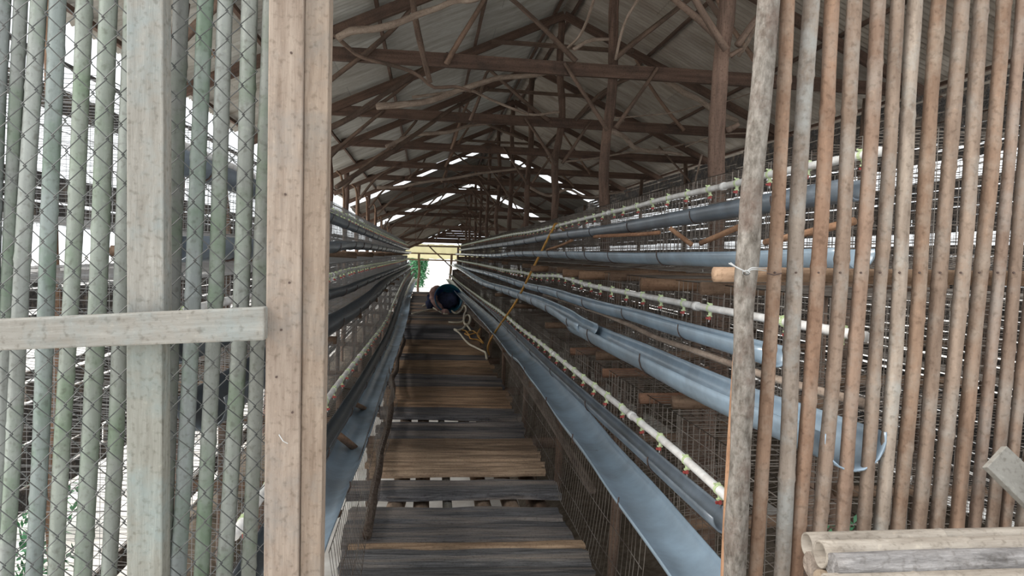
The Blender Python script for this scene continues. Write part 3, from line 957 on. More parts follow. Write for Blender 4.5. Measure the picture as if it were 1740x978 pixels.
gutter('egg_gutter', [(951, 538), (989, 552), (1041, 575), (1093, 598), (1162, 630), (1248, 668), (1340, 702), (1455, 745)],
       0.96, 0.075, 0.075, 'gutter', 'near length of the wide blue middle gutter, open end behind the right fence', None, 4.75, seed=5, ang=100, wav=0.06)
water_pipe([(780, 479), (815, 505), (850, 529), (884, 557), (919, 583), (953, 611), (991, 641), (1025, 667), (1094, 722), (1145, 763), (1201, 812), (1238, 846), (1310, 910)], 0.84, 0.0135,
           'white drinking pipe with green and red nipples on the bottom tier, right side', 1.78, seed=3, gap=0.27, start=0.07)
gutter('feed_trough', [(790, 489), (830, 521), (870, 560), (930, 616), (1008, 686), (1072, 742), (1145, 806), (1231, 880), (1310, 950)],
       0.82, 0.034, 0.042, 'gutterdark', 'narrow grey feed trough of the bottom tier, right side, under the pipe', 1.75, seed=6, ang=95)
gutter('egg_gutter', [(780, 495), (797, 511), (822, 535), (850, 562), (884, 599), (901, 612), (944, 664), (987, 718), (1042, 785), (1094, 850), (1171, 945), (1230, 1020)],
       0.77, 0.092, 0.060, 'gutter', 'wide blue gutter of the bottom tier, right side, nearest the walkway', 1.8, seed=7, ang=88, wav=0.08, hang=0.9)

# left-hand rows
water_pipe([(553, 353), (593, 369), (620, 383), (650, 397), (683, 412)], -0.68, 0.0135,
           'white drinking pipe of the top tier, left side', 1.9, seed=5, sgn=-1)
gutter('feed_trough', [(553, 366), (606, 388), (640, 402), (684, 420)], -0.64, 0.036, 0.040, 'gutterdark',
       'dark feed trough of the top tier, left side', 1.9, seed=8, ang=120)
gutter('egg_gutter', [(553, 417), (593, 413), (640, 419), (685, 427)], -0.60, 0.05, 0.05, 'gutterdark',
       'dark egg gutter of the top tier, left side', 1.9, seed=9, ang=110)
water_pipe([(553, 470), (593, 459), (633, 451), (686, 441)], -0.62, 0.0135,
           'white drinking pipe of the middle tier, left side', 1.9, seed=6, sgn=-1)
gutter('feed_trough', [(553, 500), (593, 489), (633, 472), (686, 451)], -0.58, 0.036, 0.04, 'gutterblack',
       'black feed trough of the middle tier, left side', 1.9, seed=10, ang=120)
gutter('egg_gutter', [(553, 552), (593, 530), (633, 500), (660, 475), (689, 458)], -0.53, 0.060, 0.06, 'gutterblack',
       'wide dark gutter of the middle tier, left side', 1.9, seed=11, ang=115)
water_pipe([(549, 688), (571, 656), (598, 621), (630, 580), (656, 544), (673, 505), (689, 472)], -0.45, 0.0135,
           'white drinking pipe of the bottom tier, left side', 1.9, seed=7, gap=0.33, sgn=-1)
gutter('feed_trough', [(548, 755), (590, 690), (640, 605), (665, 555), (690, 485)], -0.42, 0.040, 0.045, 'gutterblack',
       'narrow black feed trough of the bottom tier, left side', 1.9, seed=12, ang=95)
gutter('egg_gutter', [(545, 850), (575, 793), (608, 725), (640, 650), (660, 603), (677, 562), (688, 525), (693, 498)], -0.385, 0.088, 0.06, 'gutter',
       'wide blue gutter of the bottom tier, left side, beside the walkway', 1.9, seed=13, ang=90, wav=0.10)

# bamboo stick laid along the right middle tier
p = [PX(a, b, 1.02) for a, b in [(924, 500), (989, 521), (1058, 547), (1128, 578), (1246, 617), (1330, 645), (1480, 690)]]
tag(pole('bamboo_stick', p, 0.0095, 0.012, 'palepole', seed=3, wob=0.004, nodes=0.28), 'thin pale bamboo stick between pipe and wide gutter, right middle tier', 'stick')
p = [PX(a, b, 1.16) for a, b in [(1010, 402), (1060, 399), (1120, 395)]]
tag(pole('bamboo_stick', p, 0.012, 0.010, 'palepole', seed=4, wob=0.004, color=(1.1, .75, .55)), 'orange brown stick under the dark top trough, right side', 'stick')
# sticks bracing the right top tier
for k, (a, b, lab) in enumerate([(((1138, 388)), ((1176, 416)), 'short brown stick leaning left above the level gutter'),
                                 (((1192, 414)), ((1262, 384)), 'brown stick leaning right above the level gutter by the fence'),
                                 (((930, 424)), ((972, 408)), 'small pale stick poking up at the far level gutter'),
                                 (((1300, 412)), ((1450, 372)), 'thin brown stick seen behind the fence above the level gutter')]):
    q0 = PX(*a, 1.13); q1 = PX(*b, 1.22)
    tag(pole('brace_stick', [q0, q1], 0.011, 0.012, 'palepole', seed=k, color=(1.1, .8, .6)), lab, 'stick', 'sticks bracing the top tier')
# boards lying on the left bottom cages
for k, y_ in enumerate([3.0, 4.4, 5.8, 7.2, 8.6, 10.0, 11.6, 13.2, 15, 17]):
    mb = MB(); Lb = 1.25; off = k * 3.3
    for j in range(4):
        x0_ = -0.66 - 0.13 * j
        mb.box((x0_ - 0.06, y_ + Lb / 2, EYE.z - 0.558 + 0.004 * (j % 2)), (0.115, Lb, 0.012), Matrix.Rotation(0.01 * noise.noise(Vector((off, j, 0))), 3, 'Z'))
    o = mb.build('dropping_board', 'sheetblue' if k == 2 else 'plank', bevel=0.002); o.color = (1.1, 0.95, 0.8, 1)
    tag(o, 'pale blue sheet lying on the left bottom cages' if k == 2 else f'brown slatted board on the left bottom cages, {ordn[k]} from the camera', 'board', 'boards on the left bottom cages')
# sticks across the left bottom gutter
for k, (a, b, r, lab) in enumerate([((600, 684), (657, 712), 0.016, 'round brown stick propped between left gutter and edge pole'),
                                    ((573, 738), (606, 763), 0.020, 'broken split piece of wood lying in the left gutter'),
                                    ((538, 846), (574, 872), 0.021, 'thick round stick with dark end beside the gate post')]):
    q0 = PX(*a, -0.43); q1 = PX(*b, -0.37)
    tag(pole('cross_stick', [q0, q1], r, r * 1.05, 'palepole', seed=k + 5, wob=0.002, color=(.75, .6, .5)), lab, 'stick', 'sticks across the left gutter')

# ------------------------------------------------------------------ wire cages
def cage_module(sgn, xf, xb, zf, zb, zt, Ln, mat):
    """meshes in local coordinates, near end at y=0; sgn=+1: front faces the aisle on the left"""
    res = {}
    rnd = random.Random(int(abs(xf) * 100))
    wr = 0.0016 if sgn > 0 else 0.0011
    def W(mb, a, b, r=wr): mb.tube([a, b], r, 3, False)
    mb = MB(); n = int(Ln / 0.05)
    for i in range(n):
        y = i * 0.05
        W(mb, (xf, y, zf), (xb, y, zb))
    for k in range(8):
        t = k / 7; W(mb, (xf + (xb - xf) * t, 0, zf + (zb - zf) * t), (xf + (xb - xf) * t, Ln, zf + (zb - zf) * t), 0.0016)
    res['floor_mesh'] = mb
    xq = xf + 0.12 * sgn
    mb = MB()
    for i in range(n * 5 // 6):
        y = i * 0.06
        W(mb, (xq, y, zf + 0.02), (xq, y, zt))
    for z in (zf + 0.03, zf + 0.11, zf + 0.16, zt - 0.12, zt - 0.05, zt): W(mb, (xq, 0, z), (xq, Ln, z), 0.0018)
    res['front_mesh'] = mb
    mb = MB()
    for i in range(int(Ln / 0.06)):
        y = i * 0.06
        W(mb, (xq, y, zt), (xb, y, zt + 0.01))
    for k in range(5):
        x = xq + (xb - xq) * k / 4; W(mb, (x, 0, zt), (x, Ln, zt), 0.0018)
    res['top_mesh'] = mb
    mb = MB(); y = 0.0
    for k in range(7):
        z = zf + 0.04 + (zt - zf - 0.05) * k / 6; W(mb, (xq, y, z), (xb, y, z))
    for k in range(5):
        x = xq + (xb - xq) * k / 4; W(mb, (x, y, zf + 0.04), (x, y, zt))
    res['partition'] = mb
    mb = MB()
    for k in range(8):
        z = zb + (zt - zb) * k / 7; W(mb, (xb, 0, z), (xb, Ln, z))
    for i in range(int(Ln / 0.08)): W(mb, (xb, i * 0.08, zb), (xb, i * 0.08, zt))
    res['back_mesh'] = mb
    return {k: v.mesh(k, mat) for k, v in res.items()}


def cage_row(side, tier, sgn, xf, xb, zf, zb, zt, mat, Ln=3.8, y0=1.95, n=7, group=None):
    ms = cage_module(sgn, xf, xb, zf, zb, zt, Ln - 0.04, mat)
    for i in range(n):
        t = thing('wire_cage', (0, y0 + i * Ln, EYE.z), f'{side} {tier} tier wire cage length, {ordn[i]} from the camera', 'cage', group or f'{side} wire cages')
        for k in range(int(Ln / 0.4)):
            c = bpy.data.objects.new('partition', ms['partition']); C.objects.link(c); c.parent = t; c.location.y = k * 0.4
        for k, me in ms.items():
            if k == 'partition': continue
            c = bpy.data.objects.new(k, me); C.objects.link(c); c.parent = t


cage_row('right', 'bottom', 1, 0.84, 1.50, -0.985, -0.86, -0.58, 'wire')
cage_row('right', 'middle', 1, 1.03, 1.62, -0.47, -0.36, -0.09, 'wire')
cage_row('right', 'top', 1, 1.14, 1.70, -0.045, 0.05, 0.38, 'wire')
cage_row('left', 'bottom', -1, -0.46, -1.30, -1.03, -0.9, -0.58, 'wiregrey')
cage_row('left', 'middle', -1, -0.58, -1.45, -0.49, -0.38, -0.10, 'wiregrey')
cage_row('left', 'top', -1, -0.66, -1.5, 0.02, 0.1, 0.40, 'wiregrey')
# rows standing back to back behind the right-hand row, and the row along the right wall
cage_row('outer right', 'bottom', -1, 2.65, 1.95, -0.985, -0.88, -0.58, 'wire')
cage_row('outer right', 'middle', -1, 2.5, 1.9, -0.47, -0.38, -0.09, 'wire')
cage_row('outer right', 'top', -1, 2.4, 1.85, -0.045, 0.05, 0.38, 'wire')
cage_row('wall side right', 'middle', 1, 3.5, 4.3, -0.5, -0.4, -0.05, 'wire')
cage_row('wall side right', 'top', 1, 3.6, 4.35, 0.0, 0.08, 0.42, 'wire')


def loose_mesh(sgn, xg, zg, xw, zw, y0, y1, label, seed):
    mb = MB(); y = y0; rnd = random.Random(seed)
    while y < y1:
        sag = 0.035 + 0.03 * noise.noise(Vector((y * 2, seed, 0)))
        a = Vector((xg + 0.01 * noise.noise(Vector((y * 3, 0, seed))), y, zg)); b = Vector((xw + 0.03 * noise.noise(Vector((y * 1.5, 4, seed))), y - 0.015, zw))
        c1 = a.lerp(b, 0.4) - Vector((0, 0.01, sag)); c2 = a.lerp(b, 0.75) - Vector((0, 0.0, sag * 1.1))
        mb.tube([a, c1, c2, b, b + Vector((0, 0, 0.012))], 0.0014, 3, False)
        y += 0.055 * rnd.uniform(0.8, 1.2)
    for t in (0.0, 0.33, 0.66, 1.0):
        pts = []
        yy = y0
        while yy <= y1:
            a = Vector((xg, yy, zg)); b = Vector((xw + 0.03 * noise.noise(Vector((yy * 1.5, 4, seed))), yy, zw)); q = a.lerp(b, t)
            q.z -= 0.05 * math.sin(PI * t); pts.append(q); yy += 0.2
        mb.tube(pts, 0.002, 4, False)
    o = mb.build('wire_netting', 'wire')
    tag(o, label, 'netting')


loose_mesh(-1, -0.315, 1.14, -0.245, FLOOR + 0.02, 2.7, 7.2, 'sagging rusty wire netting between the left gutter and the walkway', 1)
loose_mesh(1, 0.86, 1.20, 0.815, FLOOR - 0.02, 2.8, 7.5, 'rusty wire netting between the right gutter and the walkway', 2)

# wooden racks that carry the tiers
def rack(side, sgn, y, i, xs, zs):
    t = thing('cage_rack', (xs[0][0], y, 0), f'{side} wooden post rack under the cages, {ordn[i]} from the camera', 'rack', f'{side} cage racks')
    for (xa, xb), z in zip(xs, zs):
        rnd = random.Random(i + int(z * 10))
        pole('cross_log', [(xa, y + rnd.uniform(-.05, .05), EYE.z + z), (xb, y, EYE.z + z + 0.01)], 0.026, 0.026, 'palepole', t, seed=i, wob=0.004, color=(0.5, 0.42, 0.36))
    xb = xs[2][1]
    for x in (xb - sgn * 0.12, xs[0][0] + sgn * 0.28):
        zt = EYE.z + (zs[2] if x == xb - sgn * 0.12 else zs[0]) - 0.01
        pole('post', [(x, y + 0.06, 0), (x, y + 0.06, zt)], 0.032, 0.028, 'pole', t, seed=i + 5)


YR_ = 0
YR = [2.9, 4.3, 6.2, 8.4, 10.8, 13.2, 15.6, 18.2, 21, 24, 27]
for i, y in enumerate(YR):
    rack('right', 1, y, i, [(0.86, 1.5), (0.98, 1.66), (1.06, 1.72)], [-1.045, -0.56, -0.105])
    rack('left', -1, y + 0.7, i, [(-0.47, -1.2), (-0.56, -1.3), (-0.62, -1.4)], [-1.10, -0.57, -0.04])
    if i < 8:
        rack('outer right', -1, y + 0.4, i, [(2.65, 1.9), (2.5, 1.86), (2.42, 1.82)], [-1.045, -0.53, -0.09])
        rack('wall side right', 1, y + 1.0, i, [(3.45, 4.36), (3.5, 4.36), (3.58, 4.36)], [-1.0, -0.56, -0.05])
# protruding log ends under the right gutters
for i, y in enumerate([3.45, 4.9, 5.5, 7.2]):
    o = pole('log_block', [(0.99, y, EYE.z - 0.115), (1.7, y, EYE.z - 0.1)], 0.03, 0.03, 'palepole', seed=i, wob=0.003, color=(.62, .48, .38))
    tag(o, f'short brown log poking out under the level gutter, {ordn[i]} from the fence', 'log', 'logs under the level gutter')
for i, y in enumerate([3.2, 3.9, 4.8]):
    o = pole('log_block', [(0.93, y, EYE.z - 0.60), (1.5, y, EYE.z - 0.58)], 0.024, 0.024, 'palepole', seed=i, wob=0.003, color=(.6, .42, .34))
    tag(o, f'dark brown log end under the wide middle gutter, {ordn[i]} from the fence', 'log', 'logs under the wide middle gutter')

# ------------------------------------------------------------------ rope, hose and the bundle at the far end
def cord(name, pts, r, mat, label, cat, n=8, sides=6):
    mb = MB(); mb.tube(catmull(pts, n), r, sides)
    o = mb.build(name, mat, smooth=True)
    return tag(o, label, cat)


pix = [(958, 392), (945, 380), (938, 392), (926, 415), (902, 463), (877, 512), (846, 557), (833, 578), (829, 592), (831, 602)]
ds = [7.45, 7.3, 7.25, 7.3, 7.4, 7.6, 7.95, 8.3, 9.3, 10.6]
cord('hanging_rope', [PY(a, b, d) for (a, b), d in zip(pix, ds)], 0.012, 'rope', 'orange yellow rope stretched from the top right pipe down to the walkway', 'rope')
z = FLOOR + 0.03
pix = [(765, 522), (768, 528), (776, 532), (784, 526), (788, 519), (791, 521), (792, 527), (789, 534), (788, 543), (790, 550), (796, 550), (799, 541), (796, 535), (790, 537), (787, 545), (776, 548), (762, 547)]
cord('cream_hose', [PZ(a, b, z + 0.01 * (i % 3)) for i, (a, b) in enumerate(pix)], 0.02, 'hose', 'cream hose looping on the walkway beside the round tub', 'hose')
pix = [(772, 559), (778, 561), (786, 558), (792, 552), (797, 557), (800, 562)]
cord('cream_hose', [PZ(a, b, z + 0.01) for a, b in pix], 0.018, 'hose', 'short curl of cream hose between the loop and the yellow rope', 'hose')
pix = [(772, 560), (781, 566), (788, 575), (797, 584), (808, 590), (820, 596), (825, 599), (827, 609)]
cord('cream_hose', [PZ(a, b, z) for a, b in pix], 0.015, 'hose', 'cream hose trailing toward the camera along the right of the walkway', 'hose')
pix = [(782, 560), (792, 562), (797, 568), (806, 566), (812, 566), (816, 558), (811, 568), (818, 578), (821, 583), (812, 577), (800, 575), (797, 570), (790, 566), (804, 562), (815, 572)]
cord('yellow_rope', [PZ(a, b, z + 0.012 * (i % 4)) for i, (a, b) in enumerate(pix)], 0.012, 'rope', 'tangle of orange yellow rope lying beside the cream hose', 'rope')
pix = [(718, 520), (728, 514), (738, 508), (735, 520), (742, 526)]
cord('pale_cord', [PZ(a, b, z) for a, b in pix], 0.016, 'hose', 'pale cord left of the pink cloth bundle', 'cord')
pix = [(700, 533), (716, 524 + 5), (738, 525), (752, 532), (760, 533)]
cord('pale_cord', [PZ(a, b, z) for a, b in pix], 0.016, 'hose', 'pale cord lying across the boards in front of the cloth bundle', 'cord')


def blob(c, s, seed, amp=0.25, seg=24):
    mb = MB()
    for j in range(seg // 2 + 1):
        th = PI * j / (seg // 2)
        for i in range(seg):
            ph = 2 * PI * i / seg
            d = Vector((math.sin(th) * math.cos(ph), math.sin(th) * math.sin(ph), math.cos(th)))
            k = 1 + amp * noise.noise(d * 1.8 + Vector((seed, 0, 0))) + amp * 0.4 * noise.noise(d * 5 + Vector((seed, 3, 0)))
            mb.v.append(Vector(c) + Vector((d.x * s[0], d.y * s[1], max(d.z * s[2], -s[2] * 0.8))) * k)
    for j in range(seg // 2):
        for i in range(seg):
            a = j * seg + i; b = j * seg + (i + 1) % seg
            mb.f.append((a, b, b + seg, a + seg))
    return mb


# round tub tipped on its side, mouth toward the camera
tc_ = PZ(759, 530, FLOOR)
D_ = tc_.y
R_ = 24.0 / FPX * D_
ctr = PY(760, 508, D_)
ax = Vector((0.25, -1, 0.28)).normalized()
u_ = ax.cross(Vector((0, 0, 1))).normalized(); w_ = ax.cross(u_)
mb = MB(); prof = [(0.0, 0.02), (0.55, 0.02), (0.82, 0.10), (0.95, 0.30), (1.0, 0.52), (1.06, 0.55), (1.06, 0.58), (0.97, 0.58), (0.92, 0.32), (0.78, 0.14), (0.5, 0.06), (0.0, 0.06)]
K = 32
for rr, h in prof:
    for k in range(K):
        a = 2 * PI * k / K
        mb.v.append(ctr + ax * ((h - 0.3) * R_ * 1.3) + (u_ * math.cos(a) + w_ * math.sin(a)) * rr * R_ * 0.98)
for i in range(len(prof) - 1):
    for k in range(K):
        a = i * K + k; b = i * K + (k + 1) % K
        mb.f.append((a, a + K, b + K, b))
tub = mb.build('round_tub', 'teal', smooth=True, origin=ctr)
tag(tub, 'dark blue green round tub tipped on its side at the walkway far end', 'tub')
mb = blob(ctr - ax * 0.05 * R_ + Vector((0, 0, -0.1 * R_)), (0.75 * R_, 0.3 * R_, 0.6 * R_), 5, 0.3)
tag(mb.build('sack', 'cloth2', smooth=True, origin=ctr), 'crumpled dark blue sack stuffed inside the round tub', 'sack')
cb = PY(743, 505, D_ + 0.1)
pts = [PY(748, 490, D_ + .1), PY(742, 489, D_ + .1), PY(736, 496, D_), PY(738, 510, D_), PY(745, 520, D_ - .1), PY(752, 529, D_ - .1), PZ(757, 531, FLOOR + 0.05)]
mb = MB(); pa = catmull(pts, 6)
mb.tube(pa, 0, 12, True, [(0.05 + 0.06 * abs(noise.noise(Vector((i * 0.35, 2, 1)))) + 0.03 * math.sin(i / len(pa) * PI)) for i in range(len(pa))])
tag(mb.build('pink_cloth', 'cloth', smooth=True), 'dusty pink cloth draped against the left side of the tub', 'cloth')
mb = blob(PZ(733, 524, FLOOR) + Vector((0, 0.1, 0.16)), (0.13, 0.15, 0.2), 9, 0.5)
tag(mb.build('navy_sack', 'cloth2', smooth=True, origin=cb), 'small dark slumped sack left of the pink cloth', 'sack')

# ------------------------------------------------------------------ far end: lean-to, posts, plants
mb = MB()
n = 60
for i in range(n + 1):
    x = -2.4 + 6.2 * i / n
    cz = 0.02 * math.sin(i * 1.3)
    for y_, z_ in ((38.3, 0.45), (40.1, 0.05), (42.2, -0.30)): mb.v.append(Vector((x, y_, EYE.z + z_ + cz)))
for i in range(n):
    for k in range(2):
        a = i * 3 + k
        mb.f.append((a, a + 1, a + 4, a + 3))
o = mb.build('ceiling_lean_to', 'translucent', smooth=True, origin=(0, 38.3, EYE.z))
tag(o, 'yellowed translucent sheets of the low lean-to over the far exit', kind='structure')
for k, (y_, z_) in enumerate(((38.4, 0.37), (40.1, -0.01), (42.1, -0.36))):
    tag(pole('lean_to_rail', [(-2.3, y_, EYE.z + z_), (0.5, y_, EYE.z + z_ - 0.01), (3.6, y_, EYE.z + z_)], 0.04, 0.04, 'pole', seed=k), ['near', 'middle', 'outer'][k] + ' rail under the yellowed lean-to sheets', 'rail', 'lean-to rails')
for k, (x, y_, r) in enumerate([(-0.40, 40.1, 0.07), (1.25, 40.1, 0.07), (1.55, 38.4, 0.06), (1.0, 29.0, 0.045), (-1.3, 40.1, 0.05), (-0.62, 28.3, 0.06)]):
    zt = EYE.z + (0.02 if y_ > 40 else 0.4 if y_ > 30 else -0.85 if k == 3 else -0.6)
    tag(pole('exit_post', [(x, y_, 0), (x + 0.02, y_, zt)], r, r * 0.9, 'pole', seed=k + 20, wob=0.03), ['thin pole standing in front of the far green tree', 'right pole at the far exit', 'second right pole at the far exit', 'short pole at the right of the walkway end', 'pole at the left of the far exit', 'dark stub post at the left of the walkway end'][k], 'post', 'posts at the far exit')
tag(pole('exit_brace', [PY(727, 416, 38.38), PY(768, 455, 38.5)], 0.035, 0.03, 'pole', seed=2), 'dark diagonal brace at the far exit', 'brace')


def leafy(name, c, rad, nleaf, ls, label, cat, seed, trunk=True, group=None):
    rnd = random.Random(seed)
    t = thing(name, (c[0], c[1], 0), label, cat, group)
    if trunk:
        pole('trunk', [(c[0], c[1], 0), (c[0] + 0.1, c[1], c[2])], 0.09 * rad[0], 0.05 * rad[0], 'bark', t, seed=seed)
    mb = MB()
    for i in range(nleaf):
        d = Vector((rnd.gauss(0, 1), rnd.gauss(0, 1), rnd.gauss(0, 1))).normalized() * rnd.random() ** 0.4
        p = Vector(c) + Vector((d.x * rad[0], d.y * rad[1], d.z * rad[2]))
        a = Vector((rnd.gauss(0, 1), rnd.gauss(0, 1), rnd.gauss(0, 0.6) - 0.5)).normalized(); b = a.cross(Vector((rnd.random(), rnd.random(), 1))).normalized()
        s = ls * rnd.uniform(0.6, 1.3)
        mb.quad(p, p + a * s * 0.5 + b * s * 0.2, p + a * s, p + a * s * 0.5 - b * s * 0.2)
    mb.build('foliage', 'leaf', t)
    return t


leafy('tree', (-0.50, 50, 1.3), (0.62, 0.8, 1.35), 1500, 0.30, 'small green tree seen through the far exit', 'tree', 3)
leafy('bush', (1.35, 29.0, 1.15), (0.25, 0.3, 0.35), 120, 0.14, 'straggly bush right of the walkway end', 'bush', 4, False)
for k, (x, y_, s) in enumerate([(-2.9, 6.2, 0.35), (-2.4, 5.0, 0.25), (-3.6, 7.0, 0.4), (-2.2, 3.6, 0.25)]):
    leafy('weed_clump', (x, y_, 0.22), (s, s, 0.22), 160, 0.10, ['green weeds outside the left wall, seen low between the slats', 'small weed clump nearest the left wall', 'taller weed clump farther out on the left', 'low weeds right by the gate on the left'][k], 'weeds', 30 + k, False, 'weeds left of the shed')
for k, (x, y_, s) in enumerate([(1.12, 2.0, 0.06), (1.22, 2.05, 0.05)]):
    leafy('weed_sprig', (x, y_, 1.42), (s, s, 0.05), 26, 0.035, ['green sprig low behind the fence above the culms', 'second green sprig low behind the fence'][k], 'weeds', 40 + k, False, 'sprigs behind the fence')
    mb = MB(); mb.tube([(x, y_, 0.02), (x + 0.01, y_, 1.44)], 0.004, 5)
    mb.build('stem', 'leaf', bpy.data.objects[('weed_sprig' if k == 0 else 'weed_sprig.001')])

# ------------------------------------------------------------------ gate on the left
gate = thing('wire_gate', PY(260, 1000, 1.52), 'left gate of greenish bamboo slats behind chain-link wire with wooden cross rails', 'gate')
def offaxis(px, d):
    r_ = ray(px, 489) * (d / ray(px, 489).y)
    t_ = (px - 870) / FPX
    return -(CR.transposed() @ r_).z / math.sqrt(1 + t_ * t_)


LS = [((36, 0), (13, 490), (-8, 978), 13), ((66, 0), (35, 490), (8, 978), 15), ((98, 0), (78, 490), (56, 978), 15.5), ((141, 0), (120, 490), (97, 978), 15), ((184, 0), (164, 490), (140, 978), 16.5),
      ((226, 0), (205, 490), (184, 978), 14.5), ((308, 0), (292, 490), (277, 978), 14), ((348, 0), (329, 490), (303, 978), 14.5), ((384, 0), (364, 490), (341, 978), 14), ((426, 0), (409, 490), (381, 978), 14.5),
      ((458, 0), (443, 490), (422, 978), 13), ((6, 0), (-14, 490), (-38, 978), 15)]
tints = [(0.75, .75, .75), (1, 1, 1), (.9, .97, 1.0), (1.0, 1.03, .97), (.98, 1.02, .96), (.98, .98, .95), (.62, .6, .6), (.92, .95, 1.0), (1.0, 1.0, 1.0), (1.02, 1.02, 1.0), (.95, .93, .9), (.7, .72, .75)]
for k, (a, b, c, hw) in enumerate(LS):
    d = 1.64
    ext_t = (a[0] + (a[0] - b[0]) * 0.3, -150); ext_b = (c[0] + (c[0] - b[0]) * 0.3, 1130)
    pts = [PY(*ext_b, d), PY(*c, d), PY(*b, d), PY(*a, d), PY(*ext_t, d)]
    r = hw / FPX * offaxis(b[0], d)
    pole('slat', pts, r, r, 'greenbamboo', gate, seed=k + 2, wob=0.0035, sides=12, nodes=0.33, color=tints[k], rough=0.04, step=0.08)


def pslab(name, corners, d, th, mat, parent, bevel=0.003, color=None):
    """board whose front face has the given pixel corners at depth d; own z along its length"""
    pts = [PY(x, y_, d) for x, y_ in corners]
    mb = MB(); mb.prism(pts, (0, th, 0))
    o = mb.build(name, mat, parent, bevel=bevel)
    if color: o.color = (*color, 1)
    return o


# vertical boards (upper and lower) behind the rail
pslab('stile', [(214, -160), (276, -160), (278, 560), (215, 560)], 1.50, 0.05, 'graylumber', gate)
pslab('stile', [(214, 560), (275, 560), (275, 1140), (215, 1140)], 1.50, 0.05, 'graylumber', gate, color=(0.96, 1.0, 0.98))
def rail_box(name, corners, d, th, mat, parent):
    # long axis horizontal: build in a frame whose z runs along the rail
    p = [PY(x, y_, d) for x, y_ in corners]
    z = ((p[1] - p[0]) + (p[2] - p[3])).normalized(); yv = Vector((0, 1, 0)); x = yv.cross(z).normalized(); yv = z.cross(x)
    Mw = Matrix((x, yv, z)).transposed().to_4x4(); Mw.translation = p[0]
    inv = Mw.inverted(); mb = MB(); mb.prism([inv @ q for q in p], inv.to_3x3() @ Vector((0, th, 0)))
    return link(name, mb.mesh(name, mat), Mw, parent, 0.003)
rail_box('rail', [(-200, 552), (449, 522), (449, 578), (-200, 603)], 1.455, 0.035, 'graylumber', gate)
rail_box('rail', [(-200, 1040), (449, 1030), (449, 1090), (-200, 1100)], 1.455, 0.035, 'graylumber', gate)
# door stile board next to the post
pslab('door_stile', [(458, -160), (517, -160), (505, 1140), (446, 1140)], 1.485, 0.06, 'lumber', gate)
# chain-link
mb = MB()
pc = 0.0515; ph_ = 0.058; dy = 1.575
xl, xr = PY(-60, 500, dy).x, PY(462, 500, dy).x
zb_, zt_ = PY(200, 1080, dy).z, PY(200, -110, dy).z
nx_ = int((xr - xl) / (pc / 2)) + 1; nz_ = int((zt_ - zb_) / (ph_ / 2)) + 1
jit = lambda i, j: Vector((0.0030 * noise.noise(Vector((i * .37, j * .31, 1))), 0.004 * noise.noise(Vector((i * .3, j * .3, 6))), 0.0030 * noise.noise(Vector((i * .37, j * .31, 4)))))
for i in range(0, nx_):
    pts = []
    for j in range(nz_):
        # each wire weaves between two knot columns
        col = i + (j % 2)
        base = Vector((xl + col * pc / 2 - 0.05 * (j * ph_ / 2), dy, zb_ + j * ph_ / 2))
        base.x += (0.0016 if j % 2 else -0.0016)
        base.y += (0.0022 if j % 2 else -0.0022) * (1 if i % 2 else 1)
        pts.append(base + jit(col, j))
    if i % 2 == 0:
        mb.tube(pts, 0.0016, 5, False)
    else:
        pts2 = []
        for j in range(nz_):
            col = i + ((j + 1) % 2)
            base = Vector((xl + col * pc / 2 - 0.05 * (j * ph_ / 2), dy, zb_ + j * ph_ / 2))
            base.x += (-0.0016 if j % 2 else 0.0016); base.y += (-0.0022 if j % 2 else 0.0022)
            pts2.append(base + jit(col, j))
        mb.tube(pts2, 0.0016, 5, False)
o = mb.build('chain_link_mesh', 'link', gate)
tag(o, 'dark chain-link wire')
# jamb post
jp = pslab('gate_post', [(519, -160), (562.5, -160), (542, 1140), (508, 1140)], 1.50, 0.06, 'lumber', None, color=(1.02, 0.99, 0.95))
tag(jp, 'sawn tan timber post right of the gate, framing the opening', 'post')
mb = MB()
for (px_, py_) in [(478, 745), (484, 752), (489, 749)]: pass
pts = [PY(474, 738, 1.482), PY(481, 749, 1.476), PY(489, 753, 1.48)]
mb = MB(); mb.tube(pts, 0.0012, 5)
mb.build('bent_staple', 'steel', gate)
for k, (px_, py_) in enumerate([(485, 330), (492, 480), (478, 560), (470, 640), (497, 700), (495, 90)]):
    q = PY(px_, py_, 1.483); mb = MB(); mb.tube([q, q - Vector((0, 0.003, 0))], 0.0022, 8); mb.build('nail_head', 'nail', gate)

# ------------------------------------------------------------------ bamboo fence on the right
fence = thing('bamboo_fence', PY(1480, 1040, 1.62), 'right fence of upright brown bamboo pickets nailed to a round rail', 'fence')
RP = [((1338, 0), (1315, 490), (1281, 978), 13.0), ((1378, 0), (1351, 490), (1324, 978), 15.2), ((1417, 0), (1389, 490), (1354, 978), 14), ((1453, 0), (1426, 490), (1391, 920), 14.2),
      ((1492, 0), (1461, 490), (1431, 905), 13.8), ((1525, 0), (1494, 490), (1467, 905), 13.2), ((1557, 0), (1527, 490), (1496, 905), 14.3), ((1596, 0), (1561, 490), (1525, 895), 14.3),
      ((1635, 0), (1596, 490), (1560, 895), 14.6), ((1671, 0), (1631, 490), (1592, 895), 14.8), ((1706, 0), (1663, 490), (1628, 895), 14.6), ((1737, 0), (1694, 490), (1657, 895), 12.2),
      ((1769, 0), (1721, 490), (1685, 895), 13), ((1800, 0), (1751, 490), (1707, 895), 12), ((1836, 0), (1785, 490), (1735, 895), 13), ((1870, 0), (1818, 490), (1766, 895), 13)]
